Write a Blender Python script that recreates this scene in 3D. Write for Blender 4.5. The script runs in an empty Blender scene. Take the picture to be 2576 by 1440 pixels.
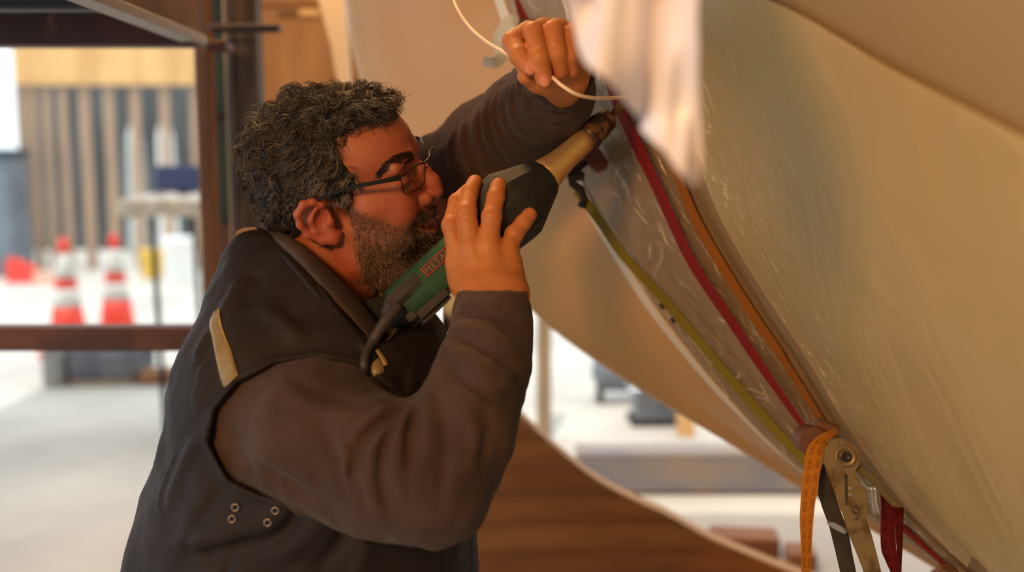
import bpy, bmesh, math, random
import numpy as np
from mathutils import Vector, Matrix
from mathutils.bvhtree import BVHTree

random.seed(7); RNG = np.random.default_rng(7)
SC = bpy.context.scene; COL = SC.collection

# ------------------------------------------------------------------ camera
FPX = 2500.0; CX, CY = 1288.0, 720.0           # focal length in px of the 2576 px wide frame
CAMH = 1.15; PITCH = math.radians(7.0)
CAM = np.array([0, 0, CAMH]); RT = np.array([1.0, 0, 0])
FW = np.array([0, math.cos(PITCH), -math.sin(PITCH)]); UP = np.array([0, math.sin(PITCH), math.cos(PITCH)])
cam_d = bpy.data.cameras.new('camera'); cam = bpy.data.objects.new('camera', cam_d); COL.objects.link(cam)
cam.location = CAM; cam.rotation_euler = (math.radians(90) - PITCH, 0, 0)
cam_d.sensor_width = 36.0; cam_d.lens = 36.0 * FPX / 2576.0; cam_d.clip_start = 0.05
cam_d.dof.use_dof = True; cam_d.dof.focus_distance = 1.17; cam_d.dof.aperture_fstop = 1.9
SC.camera = cam

# ------------------------------------------------------------------ light and exposure
w = bpy.data.worlds.new('sky'); SC.world = w; w.use_nodes = True
bg = w.node_tree.nodes['Background']; bg.inputs[0].default_value = (0.84, 0.94, 1.0, 1); bg.inputs[1].default_value = 1.7

def area_lamp(name, loc, target, size, power, color):
    ld = bpy.data.lights.new(name, 'AREA'); ld.shape = 'DISK'; ld.size = size; ld.energy = power; ld.color = color
    o = bpy.data.objects.new(name, ld); COL.objects.link(o); o.location = loc
    o.rotation_euler = (Vector(target) - Vector(loc)).to_track_quat('-Z', 'Y').to_euler()
    return o
area_lamp('work_lamp', (-0.75, -0.75, 1.75), (0.05, 1.2, 1.1), 0.35, 30.0, (1.0, 0.52, 0.17))
area_lamp('ceiling_lamp', (-0.45, 2.35, 2.9), (0.3, 1.7, 0.9), 0.5, 56.0, (1.0, 0.56, 0.22))
sd = bpy.data.lights.new('sun', 'SUN'); sd.energy = 2.6; sd.color = (1.0, .95, .86); sd.angle = .02
sun = bpy.data.objects.new('sun', sd); COL.objects.link(sun); sun.location = (0, -4, 8)
sun.rotation_euler = Vector((.05, .25, -.97)).to_track_quat('-Z', 'Y').to_euler()
SC.view_settings.view_transform = 'Standard'; SC.view_settings.look = 'None'
SC.view_settings.gamma = 1.0; SC.view_settings.exposure = 0.0; SC.view_settings.use_curve_mapping = False

# ------------------------------------------------------------------ pixel <-> place
def c3(px, py, d):                              # camera frame: right, up, depth
    return np.array([(px - CX) * d / FPX, -(py - CY) * d / FPX, d])
def c2w(q):
    q = np.asarray(q, float)
    return CAM + q[..., 0:1] * RT + q[..., 1:2] * UP + q[..., 2:3] * FW
def W(px, py, d): return c2w(c3(px, py, d))
def ground(px, py, z=0.0):                      # where the sight line meets the floor
    r = FW + RT * (px - CX) / FPX - UP * (py - CY) / FPX
    return CAM + r * (z - CAMH) / r[2]
def depth_of(p): return float((np.asarray(p) - CAM) @ FW)

# ------------------------------------------------------------------ materials
def lin(c):
    return tuple((v / 255 / 12.92 if v / 255 <= .04045 else ((v / 255 + .055) / 1.055) ** 2.4) for v in c)
MATS = {}
def mat(name, c, rough=.6, metal=0., c2=None, nscale=8., nlo=.4, nhi=.6, detail=4., bump=0., bscale=60., coat=0., stretch=None, attr=None,
        trans=0., sheen=0., sss=0., spec=.5, alpha=1., coords='Object'):
    if name in MATS: return MATS[name]
    m = bpy.data.materials.new(name); m.use_nodes = True; nt = m.node_tree; N = nt.nodes; K = nt.links
    b = N['Principled BSDF']; b.inputs['Roughness'].default_value = rough; b.inputs['Metallic'].default_value = metal
    b.inputs['Specular IOR Level'].default_value = spec
    if coat: b.inputs['Coat Weight'].default_value = coat; b.inputs['Coat Roughness'].default_value = .15
    if trans: b.inputs['Transmission Weight'].default_value = trans
    if sheen: b.inputs['Sheen Weight'].default_value = sheen; b.inputs['Sheen Roughness'].default_value = .5
    if sss:
        b.inputs['Subsurface Weight'].default_value = sss; b.inputs['Subsurface Radius'].default_value = (1, .35, .2)
        b.inputs['Subsurface Scale'].default_value = .004
    if alpha < 1: b.inputs['Alpha'].default_value = alpha
    tc = N.new('ShaderNodeTexCoord'); mp = N.new('ShaderNodeMapping'); K.new(tc.outputs[coords], mp.inputs[0])
    if stretch: mp.inputs['Scale'].default_value = stretch
    col = lin(c) + (1,)
    src = None
    if attr:
        a = N.new('ShaderNodeVertexColor'); a.layer_name = attr; src = a.outputs[0]
    if c2 is not None:
        n = N.new('ShaderNodeTexNoise'); n.inputs['Scale'].default_value = nscale; n.inputs['Detail'].default_value = detail
        K.new(mp.outputs[0], n.inputs['Vector'])
        r = N.new('ShaderNodeMapRange'); r.inputs[1].default_value = nlo; r.inputs[2].default_value = nhi
        K.new(n.outputs[0], r.inputs[0])
        mx = N.new('ShaderNodeMix'); mx.data_type = 'RGBA'; mx.inputs[7].default_value = lin(c2) + (1,)
        if src: K.new(src, mx.inputs[6])
        else: mx.inputs[6].default_value = col
        K.new(r.outputs[0], mx.inputs[0]); src = mx.outputs[2]
    if src: K.new(src, b.inputs['Base Color'])
    else: b.inputs['Base Color'].default_value = col
    if bump:
        n2 = N.new('ShaderNodeTexNoise'); n2.inputs['Scale'].default_value = bscale; n2.inputs['Detail'].default_value = 5
        K.new(mp.outputs[0], n2.inputs['Vector'])
        bp = N.new('ShaderNodeBump'); bp.inputs['Strength'].default_value = bump; bp.inputs['Distance'].default_value = .004
        K.new(n2.outputs[0], bp.inputs['Height']); K.new(bp.outputs[0], b.inputs['Normal'])
    MATS[name] = m
    return m

# ------------------------------------------------------------------ object helpers
def tag(o, label=None, cat=None, group=None, kind=None):
    if label: o['label'] = label
    if cat: o['category'] = cat
    if group: o['group'] = group
    if kind: o['kind'] = kind
    return o
def thing(name, label, cat, loc, group=None):
    o = bpy.data.objects.new(name, None); COL.objects.link(o); o.location = [float(v) for v in np.ravel(loc)]
    o.empty_display_size = .05
    return tag(o, label, cat, group)
def origin_of(p):
    v = np.zeros(3)
    while p is not None: v = v + np.array(p.location); p = p.parent
    return v
def link_mesh(name, me, mat_, parent, loc):
    o = bpy.data.objects.new(name, me); COL.objects.link(o)
    if mat_ is not None: me.materials.append(mat_)
    if parent is not None: o.parent = parent; loc = np.asarray(loc) - origin_of(parent)
    o.location = [float(v) for v in loc]
    return o
def mk(name, V, Fc, mat_, parent=None, smooth=True, uv=None, colors=None):
    """one mesh object from world vertices; its origin sits at the middle of its underside"""
    V = np.asarray(V, float); lo = V.min(0); hi = V.max(0)
    org = np.array([(lo[0] + hi[0]) / 2, (lo[1] + hi[1]) / 2, lo[2]])
    if parent is not None and parent.type == 'MESH': org = origin_of(parent)
    me = bpy.data.meshes.new(name); L = V - org
    if isinstance(Fc, np.ndarray):
        nf, k = Fc.shape
        me.vertices.add(len(L)); me.vertices.foreach_set('co', L.astype(np.float32).ravel())
        me.loops.add(nf * k); me.loops.foreach_set('vertex_index', Fc.astype(np.int32).ravel())
        me.polygons.add(nf); me.polygons.foreach_set('loop_start', np.arange(0, nf * k, k, dtype=np.int32))
        me.update(calc_edges=True); me.validate()
    else:
        me.from_pydata(L.tolist(), [], [list(map(int, f)) for f in Fc])
    if smooth:
        me.polygons.foreach_set('use_smooth', np.ones(len(me.polygons), bool))
    if uv is not None:
        u = me.uv_layers.new(name='UVMap'); idx = np.zeros(len(me.loops), np.int32); me.loops.foreach_get('vertex_index', idx)
        u.data.foreach_set('uv', np.asarray(uv, np.float32)[idx].ravel())
    if colors is not None:
        a = me.color_attributes.new('Col', 'FLOAT_COLOR', 'POINT')
        cc = np.ones((len(V), 4), np.float32); cc[:, :3] = colors; a.data.foreach_set('color', cc.ravel())
    me.update()
    return link_mesh(name, me, mat_, parent, org)
def grid_faces(nu, nv, wrap_u=False, wrap_v=False):
    F = []
    for i in range(nu if wrap_u else nu - 1):
        for j in range(nv if wrap_v else nv - 1):
            a, b = i * nv + j, i * nv + (j + 1) % nv
            c, d = ((i + 1) % nu) * nv + (j + 1) % nv, ((i + 1) % nu) * nv + j
            F.append((a, b, c, d))
    return F
def box_geo(p0, p1, bev=.004):
    p0, p1 = np.minimum(p0, p1), np.maximum(p0, p1)
    bm = bmesh.new(); bmesh.ops.create_cube(bm, size=1)
    for v in bm.verts: v.co = Vector((p0 + p1) / 2) + Vector([v.co[i] * (p1 - p0)[i] for i in range(3)])
    if bev: bmesh.ops.bevel(bm, geom=list(bm.edges), offset=min(bev, .3 * float((p1 - p0).min())), segments=1, affect='EDGES')
    bm.verts.ensure_lookup_table()
    V = [list(v.co) for v in bm.verts]; F = [[v.index for v in f.verts] for f in bm.faces]; bm.free()
    return np.array(V), F
def box(name, p0, p1, m, parent=None, bev=.004, rot=None, pivot=None):
    V, F = box_geo(np.asarray(p0, float), np.asarray(p1, float), bev)
    if rot is not None:
        pv = np.asarray(pivot) if pivot is not None else (np.asarray(p0) + np.asarray(p1)) / 2
        V = (V - pv) @ np.array(rot.to_matrix() if hasattr(rot, 'to_matrix') else rot).T + pv
    return mk(name, V, F, m, parent, smooth=False)
def merge(parts):
    V = []; F = []; n = 0
    for v, f in parts:
        V.append(np.asarray(v)); F += [[i + n for i in q] for q in f]; n += len(v)
    return np.vstack(V), F
def spline(P, n, closed=False):
    """Catmull-Rom through P, resampled to n points"""
    P = np.asarray(P, float); m = len(P)
    Q = np.vstack([2 * P[0] - P[1], P, 2 * P[-1] - P[-2]]) if not closed else np.vstack([P[-1], P, P[0], P[1]])
    seg = m if closed else m - 1
    t = np.linspace(0, seg, n, endpoint=not closed); i = np.minimum(t.astype(int), seg - 1); s = (t - i)[:, None]
    p0, p1, p2, p3 = Q[i], Q[i + 1], Q[i + 2], Q[i + 3]
    return .5 * (2 * p1 + (p2 - p0) * s + (2 * p0 - 5 * p1 + 4 * p2 - p3) * s ** 2 + (3 * p1 - p0 - 3 * p2 + p3) * s ** 3)
def frames(P):
    T = np.gradient(P, axis=0); T /= np.linalg.norm(T, axis=1)[:, None] + 1e-12
    n = np.cross(T[0], [0, 0, 1.0]);
    if np.linalg.norm(n) < .1: n = np.cross(T[0], [1.0, 0, 0])
    n /= np.linalg.norm(n); Ns = []
    for t in T:
        n = n - t * (n @ t); n /= np.linalg.norm(n) + 1e-12; Ns.append(n)
    Ns = np.array(Ns); return T, Ns, np.cross(T, Ns)
def tube_geo(P, r, ns=10, cap=True):
    P = np.asarray(P, float); T, N1, N2 = frames(P); r = np.broadcast_to(r, (len(P),))
    a = np.linspace(0, 2 * np.pi, ns, endpoint=False)
    V = (P[:, None] + r[:, None, None] * (np.cos(a)[None, :, None] * N1[:, None] + np.sin(a)[None, :, None] * N2[:, None])).reshape(-1, 3)
    F = grid_faces(len(P), ns, wrap_v=True)
    if cap: F += [list(range(ns))[::-1], list(range((len(P) - 1) * ns, len(P) * ns))]
    return V, F
def tube(name, P, r, m, parent=None, ns=10):
    V, F = tube_geo(P, r, ns); return mk(name, V, F, m, parent)
def ribbon_geo(A, B, th, nrm):
    """solid band between edge polylines A and B, thickness th along nrm"""
    A, B = np.asarray(A), np.asarray(B); nrm = np.broadcast_to(nrm, A.shape); n = len(A)
    rings = np.stack([A, B, B + nrm * th, A + nrm * th], 1)
    V = rings.reshape(-1, 3); F = grid_faces(n, 4, wrap_v=True) + [[3, 2, 1, 0], [4 * n - 4, 4 * n - 3, 4 * n - 2, 4 * n - 1]]
    L = np.r_[0, np.cumsum(np.linalg.norm(np.diff((A + B) / 2, axis=0), axis=1))]
    uv = np.stack([np.repeat(L, 4), np.tile([0, 1, 1, 0], n)], 1)
    return V, F, uv
def lathe_geo(p0, axis, prof, ns=32, cap=True):
    """prof: (distance along axis, radius)"""
    axis = np.asarray(axis, float) / np.linalg.norm(axis); P = np.array([p0 + axis * s for s, _ in prof]); r = np.array([q for _, q in prof])
    n = np.cross(axis, [0, 0, 1.0] if abs(axis[2]) < .9 else [1.0, 0, 0]); n /= np.linalg.norm(n); b = np.cross(axis, n)
    a = np.linspace(0, 2 * np.pi, ns, endpoint=False)
    V = (P[:, None] + r[:, None, None] * (np.cos(a)[None, :, None] * n + np.sin(a)[None, :, None] * b)).reshape(-1, 3)
    F = grid_faces(len(P), ns, wrap_v=True)
    if cap: F += [list(range(ns))[::-1], list(range((len(P) - 1) * ns, len(P) * ns))]
    return V, F
def lathe(name, p0, axis, prof, m, parent=None, ns=32, smooth=True):
    V, F = lathe_geo(p0, axis, prof, ns); return mk(name, V, F, m, parent, smooth)
def plate_geo(poly_px, d, th):
    """solid plate: outline in the image laid at depth d, thickness th away from the viewer"""
    n = len(poly_px); A = np.array([W(x, y, d) for x, y in poly_px]); B = A + FW * th
    V = np.vstack([A, B]); F = [list(range(n)), list(range(n, 2 * n))[::-1]] + [[i, n + i, n + (i + 1) % n, (i + 1) % n] for i in range(n)]
    return V, F
def shade_auto(o, ang=35):
    me = o.data
    me.set_sharp_from_angle(angle=math.radians(ang))

# ------------------------------------------------------------------ signed-distance modelling (all in the camera frame or a local frame)
class Grid:
    def __init__(s, lo, hi, h):
        s.lo = np.asarray(lo, float); s.h = h; s.n = np.ceil((np.asarray(hi) - s.lo) / h).astype(int) + 1
        s.f = np.full(s.n, 1.0, np.float32)
    def like(s):
        o = Grid.__new__(Grid); o.lo, o.h, o.n = s.lo, s.h, s.n; o.f = np.full(s.n, 1.0, np.float32); return o
    def block(s, lo, hi):
        a = np.clip(np.floor((np.asarray(lo) - s.lo) / s.h).astype(int), 0, s.n - 1); b = np.clip(np.ceil((np.asarray(hi) - s.lo) / s.h).astype(int) + 1, 1, s.n)
        sl = tuple(slice(a[i], b[i]) for i in range(3))
        ax = [(s.lo[i] + s.h * np.arange(a[i], b[i])).astype(np.float32) for i in range(3)]
        return sl, np.meshgrid(*ax, indexing='ij', sparse=True)
    def op(s, fn, lo, hi, k=0., mode='add', pad=.03):
        sl, X = s.block(np.asarray(lo) - pad - k, np.asarray(hi) + pad + k)
        a = s.f[sl]
        if a.size == 0: return
        b = fn(*X)
        if mode == 'add':
            if k <= 0: r = np.minimum(a, b)
            else:
                t = np.clip(.5 + .5 * (b - a) / k, 0, 1); r = b + (a - b) * t - k * t * (1 - t)
        else:                                        # subtract b from a
            b = -b
            if k <= 0: r = np.maximum(a, b)
            else:
                t = np.clip(.5 - .5 * (b - a) / k, 0, 1); r = b + (a - b) * t + k * t * (1 - t)
        s.f[sl] = r
    def cone(s, a, b, ra, rb, k=.006, mode='add'):
        a = np.asarray(a, float); b = np.asarray(b, float); ab = b - a; L2 = max(float(ab @ ab), 1e-12); R = max(ra, rb)
        def fn(x, y, z):
            t = np.clip(((x - a[0]) * ab[0] + (y - a[1]) * ab[1] + (z - a[2]) * ab[2]) / L2, 0, 1)
            return np.sqrt((x - a[0] - t * ab[0]) ** 2 + (y - a[1] - t * ab[1]) ** 2 + (z - a[2] - t * ab[2]) ** 2) - (ra + (rb - ra) * t)
        s.op(fn, np.minimum(a, b) - R, np.maximum(a, b) + R, k, mode)
    def chain(s, P, R, k=.006, mode='add'):
        R = np.broadcast_to(R, (len(P),))
        for i in range(len(P) - 1): s.cone(P[i], P[i + 1], R[i], R[i + 1], k, mode)
    def ball(s, c, r, k=.006, mode='add'): s.cone(c, np.asarray(c) + 1e-5, r, r, k, mode)
    def ell(s, c, r, k=.006, mode='add', M=None):
        c = np.asarray(c, float); r = np.asarray(r, float); R = r.max()
        def fn(x, y, z):
            X = [x - c[0], y - c[1], z - c[2]]
            if M is not None: X = [M[0][i] * X[0] + M[1][i] * X[1] + M[2][i] * X[2] for i in range(3)]
            k0 = np.sqrt((X[0] / r[0]) ** 2 + (X[1] / r[1]) ** 2 + (X[2] / r[2]) ** 2)
            k1 = np.sqrt((X[0] / r[0] ** 2) ** 2 + (X[1] / r[1] ** 2) ** 2 + (X[2] / r[2] ** 2) ** 2) + 1e-6
            return k0 * (k0 - 1) / k1
        s.op(fn, c - R, c + R, k, mode)
    def sample(s, P):
        i = np.clip(np.rint((P - s.lo) / s.h).astype(int), 0, s.n - 1); return s.f[i[..., 0], i[..., 1], i[..., 2]]
    def hit(s, px, py, d0=.9, d1=1.7):
        """first surface met by the sight line of a pixel (grid in the camera frame)"""
        d = np.arange(d0, d1, s.h * .5); P = np.stack([(px - CX) * d / FPX, -(py - CY) * d / FPX, d], 1)
        inside = ((P > s.lo) & (P < s.lo + s.h * (s.n - 1))).all(1); v = np.where(inside, s.sample(P), 1.0)
        k = np.nonzero(v < 0)[0]
        return P[k[0]] if len(k) else None
    def near(s, tol=.02):
        idx = np.argwhere(np.abs(s.f) < tol); return idx, s.lo + idx * s.h
    def bump_lines(s, items):
        """items: (polyline in grid space, width, height); raises (+) or sinks (-) the surface along each line"""
        for P, w_, amp in items:
            P = np.asarray(P, float)
            sl, X = s.block(P.min(0) - 3 * w_, P.max(0) + 3 * w_); a = s.f[sl]
            if a.size == 0: continue
            best = np.full(a.shape, 9.0, np.float32); tt = np.zeros(a.shape, np.float32); n = len(P) - 1
            for i in range(n):
                ab = P[i + 1] - P[i]; L2 = max(float(ab @ ab), 1e-12)
                t = np.clip(((X[0] - P[i][0]) * ab[0] + (X[1] - P[i][1]) * ab[1] + (X[2] - P[i][2]) * ab[2]) / L2, 0, 1)
                d = (X[0] - P[i][0] - t * ab[0]) ** 2 + (X[1] - P[i][1] - t * ab[1]) ** 2 + (X[2] - P[i][2] - t * ab[2]) ** 2
                u = d < best; best = np.where(u, d, best); tt = np.where(u, (i + t) / n, tt)
            fade = np.clip(np.minimum(tt, 1 - tt) * 5, 0, 1) * .85 + .15
            s.f[sl] = a - amp * fade * np.exp(-best / w_ ** 2)
    def noise(s, scale, amp, seed=0, tol=.02, stretch=(1, 1, 1), octaves=2):
        idx, P = s.near(tol); v = vnoise(P * np.asarray(stretch), scale, seed, octaves)
        s.f[idx[:, 0], idx[:, 1], idx[:, 2]] += (amp * (v - .5) * 2).astype(np.float32)
    def mesh(s):
        f = s.f; n = s.n - 1; S = (f < 0)
        cnt = np.zeros(n, np.uint8)
        O = [(i, j, k) for i in (0, 1) for j in (0, 1) for k in (0, 1)]
        sub = lambda A, o: A[o[0]:o[0] + n[0], o[1]:o[1] + n[1], o[2]:o[2] + n[2]]
        for o in O: cnt += sub(S, o)
        mask = (cnt > 0) & (cnt < 8); cells = np.argwhere(mask)
        ids = np.full(n, -1, np.int32); ids[mask] = np.arange(len(cells))
        pos = np.zeros((len(cells), 3)); w_ = np.zeros(len(cells))
        val = {o: f[cells[:, 0] + o[0], cells[:, 1] + o[1], cells[:, 2] + o[2]].astype(float) for o in O}
        for a in O:
            for ax in range(3):
                if a[ax] == 0:
                    b = list(a); b[ax] = 1; b = tuple(b); fa, fb = val[a], val[b]; cr = (fa < 0) != (fb < 0)
                    t = np.where(cr, fa / np.where(cr, fa - fb, 1), 0); p = np.array(a, float)[None] + 0 * pos; p[:, ax] += t
                    pos[cr] += p[cr]; w_[cr] += 1
        V = s.lo + (cells + pos / w_[:, None]) * s.h; Fs = []
        for ax in range(3):
            o1, o2 = (ax + 1) % 3, (ax + 2) % 3
            A = [slice(0, s.n[i]) for i in range(3)]; B = list(A); A[ax] = slice(0, s.n[ax] - 1); B[ax] = slice(1, s.n[ax])
            e = np.argwhere(S[tuple(A)] != S[tuple(B)]); e = e[(e[:, o1] > 0) & (e[:, o2] > 0) & (e[:, o1] < n[o1]) & (e[:, o2] < n[o2])]
            if not len(e): continue
            flip = ~S[tuple(A)][e[:, 0], e[:, 1], e[:, 2]]
            q = []
            for d1, d2 in ((-1, -1), (0, -1), (0, 0), (-1, 0)):
                c = e.copy(); c[:, o1] += d1; c[:, o2] += d2; q.append(ids[c[:, 0], c[:, 1], c[:, 2]])
            q = np.stack(q, 1); q[flip] = q[flip][:, ::-1]; Fs.append(q[(q >= 0).all(1)])
        return V, np.vstack(Fs)
_T = np.random.default_rng(3).random(4096).astype(np.float32)
def vnoise(P, scale, seed=0, octaves=2):
    out = np.zeros(len(P)); tot = 0; a = 1.0
    for o in range(octaves):
        q = np.asarray(P) * scale + 100 + 17.3 * o; i = np.floor(q).astype(np.int64); t = q - i; t = t * t * (3 - 2 * t); v = 0
        for dx in (0, 1):
            for dy in (0, 1):
                for dz in (0, 1):
                    hsh = ((i[:, 0] + dx) * 73856093 ^ (i[:, 1] + dy) * 19349663 ^ (i[:, 2] + dz) * 83492791 ^ (seed + o) * 2654435) & 4095
                    v = v + _T[hsh] * (t[:, 0] if dx else 1 - t[:, 0]) * (t[:, 1] if dy else 1 - t[:, 1]) * (t[:, 2] if dz else 1 - t[:, 2])
        out += a * v; tot += a; a *= .5; scale *= 2.1
    return out / tot
def relax(V, F, it=2, lam=.5):
    """Laplacian smoothing of a quad mesh"""
    e = np.vstack([F[:, [0, 1]], F[:, [1, 2]], F[:, [2, 3]], F[:, [3, 0]]])
    for _ in range(it):
        acc = np.zeros_like(V); n = np.zeros(len(V))
        for i in range(3): acc[:, i] = np.bincount(e[:, 0], V[e[:, 1], i], len(V)) + np.bincount(e[:, 1], V[e[:, 0], i], len(V))
        n = np.bincount(e[:, 0], minlength=len(V)) + np.bincount(e[:, 1], minlength=len(V))
        V = V + lam * (acc / np.maximum(n, 1)[:, None] - V)
    return V
# ------------------------------------------------------------------ the place: floor, walls, and an unseen roof and walls that block the sky
m_floor = mat('concrete floor', (205, 200, 190), .75, c2=(176, 172, 166), nscale=1.3, nlo=.35, nhi=.65, bump=.15, bscale=25)
m_plaster = mat('plaster', (196, 180, 158), .9, c2=(184, 168, 146), nscale=2.)
m_roof = mat('roof boards', (150, 120, 88), .85, c2=(128, 100, 72), nscale=3., stretch=(1, 8, 1))
def struct(name, o): o.name = name; o['kind'] = 'structure'; return o
struct('floor', box('floor', (-14, -3.2, -.1), (12, 24, 0), m_floor, bev=0))
V, F = merge([box_geo(np.array([-2.6, -3.2, 3.3]), np.array([-.2, 4.6, 3.4]), 0), box_geo(np.array([-.2, -3.2, 3.3]), np.array([4.2, 2.3, 3.4]), 0)])
struct('ceiling_sky_block', mk('ceiling_sky_block', V, F, m_roof, smooth=False))  # unseen roof added to block the sky; its edges place the sun's shadow
struct('wall_behind_sky_block', box('wall_behind_sky_block', (-2.6, -3.2, 0), (4.2, -3.05, 3.3), m_plaster, bev=0))  # unseen wall added to keep sky light from flattening the interior
struct('wall_right_sky_block', box('wall_right_sky_block', (4.05, -3.05, 0), (4.2, 6, 3.3), m_plaster, bev=0))  # unseen wall added to block the sky on the right
m_far = mat('pale rendered wall', (214, 208, 196), .9, c2=(196, 192, 184), nscale=1.)
struct('wall_far', box('wall_far', (-1.2, 16.0, 0), (6.5, 16.2, 4.2), m_far, bev=0))
m_shed = mat('grey shed wall', (66, 67, 66), .85, c2=(84, 87, 88), nscale=2.5, stretch=(3, 1, .4))
struct('wall_shed', box('wall_shed', (-6.6, 13.4, 0), (-3.3, 13.6, 2.75), m_shed, bev=0))

# ------------------------------------------------------------------ slatted timber partition, left background
m_pale = mat('pale new timber', (204, 158, 100), .75, c2=(222, 178, 118), nscale=2.2, stretch=(3, 3, .5))
m_slat = mat('grey brown timber', (176, 148, 122), .8, c2=(160, 134, 112), nscale=3, stretch=(6, 6, .6))
ds = 10.6
b0 = W(35, 95, ds); b1 = W(492, 215, ds)
par = thing('slatted_partition', 'tall open timber partition of upright slats under a wide pale header board', 'partition', (W(260, 680, ds)[0], b0[1], 0))
box('header_board', (b0[0], b0[1] - .05, W(0, 213, ds)[2]), (b1[0], b0[1] + .03, W(0, 92, ds)[2]), m_pale, par)
for x, wd in ((44, 20), (72, 18), (107, 19), (148, 20), (203, 25), (265, 23), (331, 24), (406, 23), (480, 15)):
    a = W(x - wd / 2, 0, ds)[0]; b = W(x + wd / 2, 0, ds)[0]
    box('slat', (a, b0[1] - .02, 0), (b, b0[1] + .03, W(0, 216, ds)[2]), m_slat, par, bev=.008)
m_white = mat('white sheet', (236, 238, 236), .7)
def drape(name, label, cat, px0, px1, py0, d, m, depth=.25, group=None, seed=1):
    """loose sheet hung over an upright core down to the floor: rings of a wavy prism"""
    cx = W((px0 + px1) / 2, 0, d); half = (px1 - px0) / 2 * d / FPX; top = W(0, py0, d)[2]; rn = np.random.default_rng(seed); V = []; nr, ns = 12, 28
    for i in range(nr):
        t = i / (nr - 1); z = top * (1 - t); s = (.72 + .28 * t) if i else .45
        for j in range(ns):
            a = 2 * np.pi * j / ns; r = s * (1 + .09 * math.sin(5 * a + seed) * t + .05 * rn.random())
            V.append((cx[0] + half * r * math.cos(a), cx[1] + depth * r * math.sin(a), z))
    F = grid_faces(nr, ns, wrap_v=True) + [list(range(ns))[::-1], list(range((nr - 1) * ns, nr * ns))]
    return tag(mk(name, V, F, m), label, cat, group)
drape('dust_sheet', 'tall bright white dust sheet hanging behind the timber slats', 'sheet', 378, 424, 312, 11.8, m_white, .2)
drape('dust_sheet', 'short pale grey sheet bundle beside the tall white sheet', 'sheet', 300, 345, 318, 12.2, mat('pale grey sheet', (196, 202, 200), .7), .2, seed=4)

# ------------------------------------------------------------------ traffic cones
m_cone = mat('cone orange', (226, 66, 48), .5, c2=(206, 56, 40), nscale=9); m_band = mat('cone reflective white', (214, 212, 204), .45, c2=(190, 190, 184), nscale=14)
m_black = mat('black rubber', (28, 27, 28), .7)
def cone_thing(px, py_base, d_label, group, d=6.05, rz=0.):
    g = W(px, py_base, d); t = thing('traffic_cone', d_label, 'traffic cone', (g[0], g[1], 0), group)
    base = box('base_plate', (g[0] - .138, g[1] - .138, 0), (g[0] + .138, g[1] + .138, .03), m_cone, t, bev=.012)
    H = .71; R = lambda z: .024 + (.122 - .024) * (1 - (z - .03) / (H - .03))
    for nm, z0, z1, m, e in (('cone_body', .03, .30, m_cone, 0), ('reflective_band', .30, .405, m_band, .002), ('cone_body', .405, .47, m_cone, 0), ('reflective_band', .47, .615, m_band, .002), ('cone_tip', .615, H, m_cone, 0)):
        pr = [(z, R(z) + e) for z in np.linspace(z0, z1, 4)]
        if nm == 'cone_tip': pr += [(H, R(H) * .55)]
        lathe(nm, np.array([g[0], g[1], 0]), (0, 0, 1), pr, m, t, 28)
cone_thing(175, 885, 'bright orange traffic cone with two white bands, the one nearer the red wedge', None)
cone_thing(299, 880, 'faded orange traffic cone with two white bands next to the black bench leg', None, 6.36)
# red plastic wedge and pinkish board end beyond the cones
g = ground(62, 710)
V, F = merge([([(g[0] - .14, g[1] - .1, 0), (g[0] + .13, g[1] - .1, 0), (g[0] + .13, g[1] + .1, 0), (g[0] - .14, g[1] + .1, 0), (g[0] - .13, g[1] - .08, .24), (g[0] + .12, g[1] - .08, .13), (g[0] + .12, g[1] + .08, .13), (g[0] - .13, g[1] + .08, .24)],
               [(3, 2, 1, 0), (4, 5, 6, 7), (0, 1, 5, 4), (1, 2, 6, 5), (2, 3, 7, 6), (3, 0, 4, 7)])])
o = mk('wheel_wedge', V, F, mat('red plastic', (222, 62, 48), .5), smooth=False); tag(o, 'small red plastic wedge on the bright ground beyond the cones', 'wedge')
g = ground(116, 716); tag(box('timber_offcut', (g[0] - .12, g[1], 0), (g[0] + .12, g[1] + .1, .12), mat('pinkish timber', (222, 180, 160), .8)), 'pinkish timber offcut lying beside the red wedge', 'offcut')
g = ground(15, 560); 
m_blue = mat('blue grey paint', (118, 128, 138), .6, c2=(98, 108, 118), nscale=3)
p0 = W(-90, 365, 10.0); p1 = W(14, 500, 10.0)
tb = thing('storage_bin', 'blue grey storage bin at the end of the slatted partition', 'bin', ((p0[0] + p1[0]) / 2, p0[1] + .2, 0))
box('bin_body', (p0[0], p0[1], 0), (p1[0], p0[1] + .45, p1[2] + .42), m_blue, tb, bev=.03); box('bin_lid', (p0[0] - .02, p0[1] - .02, p1[2] + .42), (p1[0] + .02, p0[1] + .47, p1[2] + .50), mat('dark blue lid', (48, 60, 76), .6), tb, bev=.03)

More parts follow.
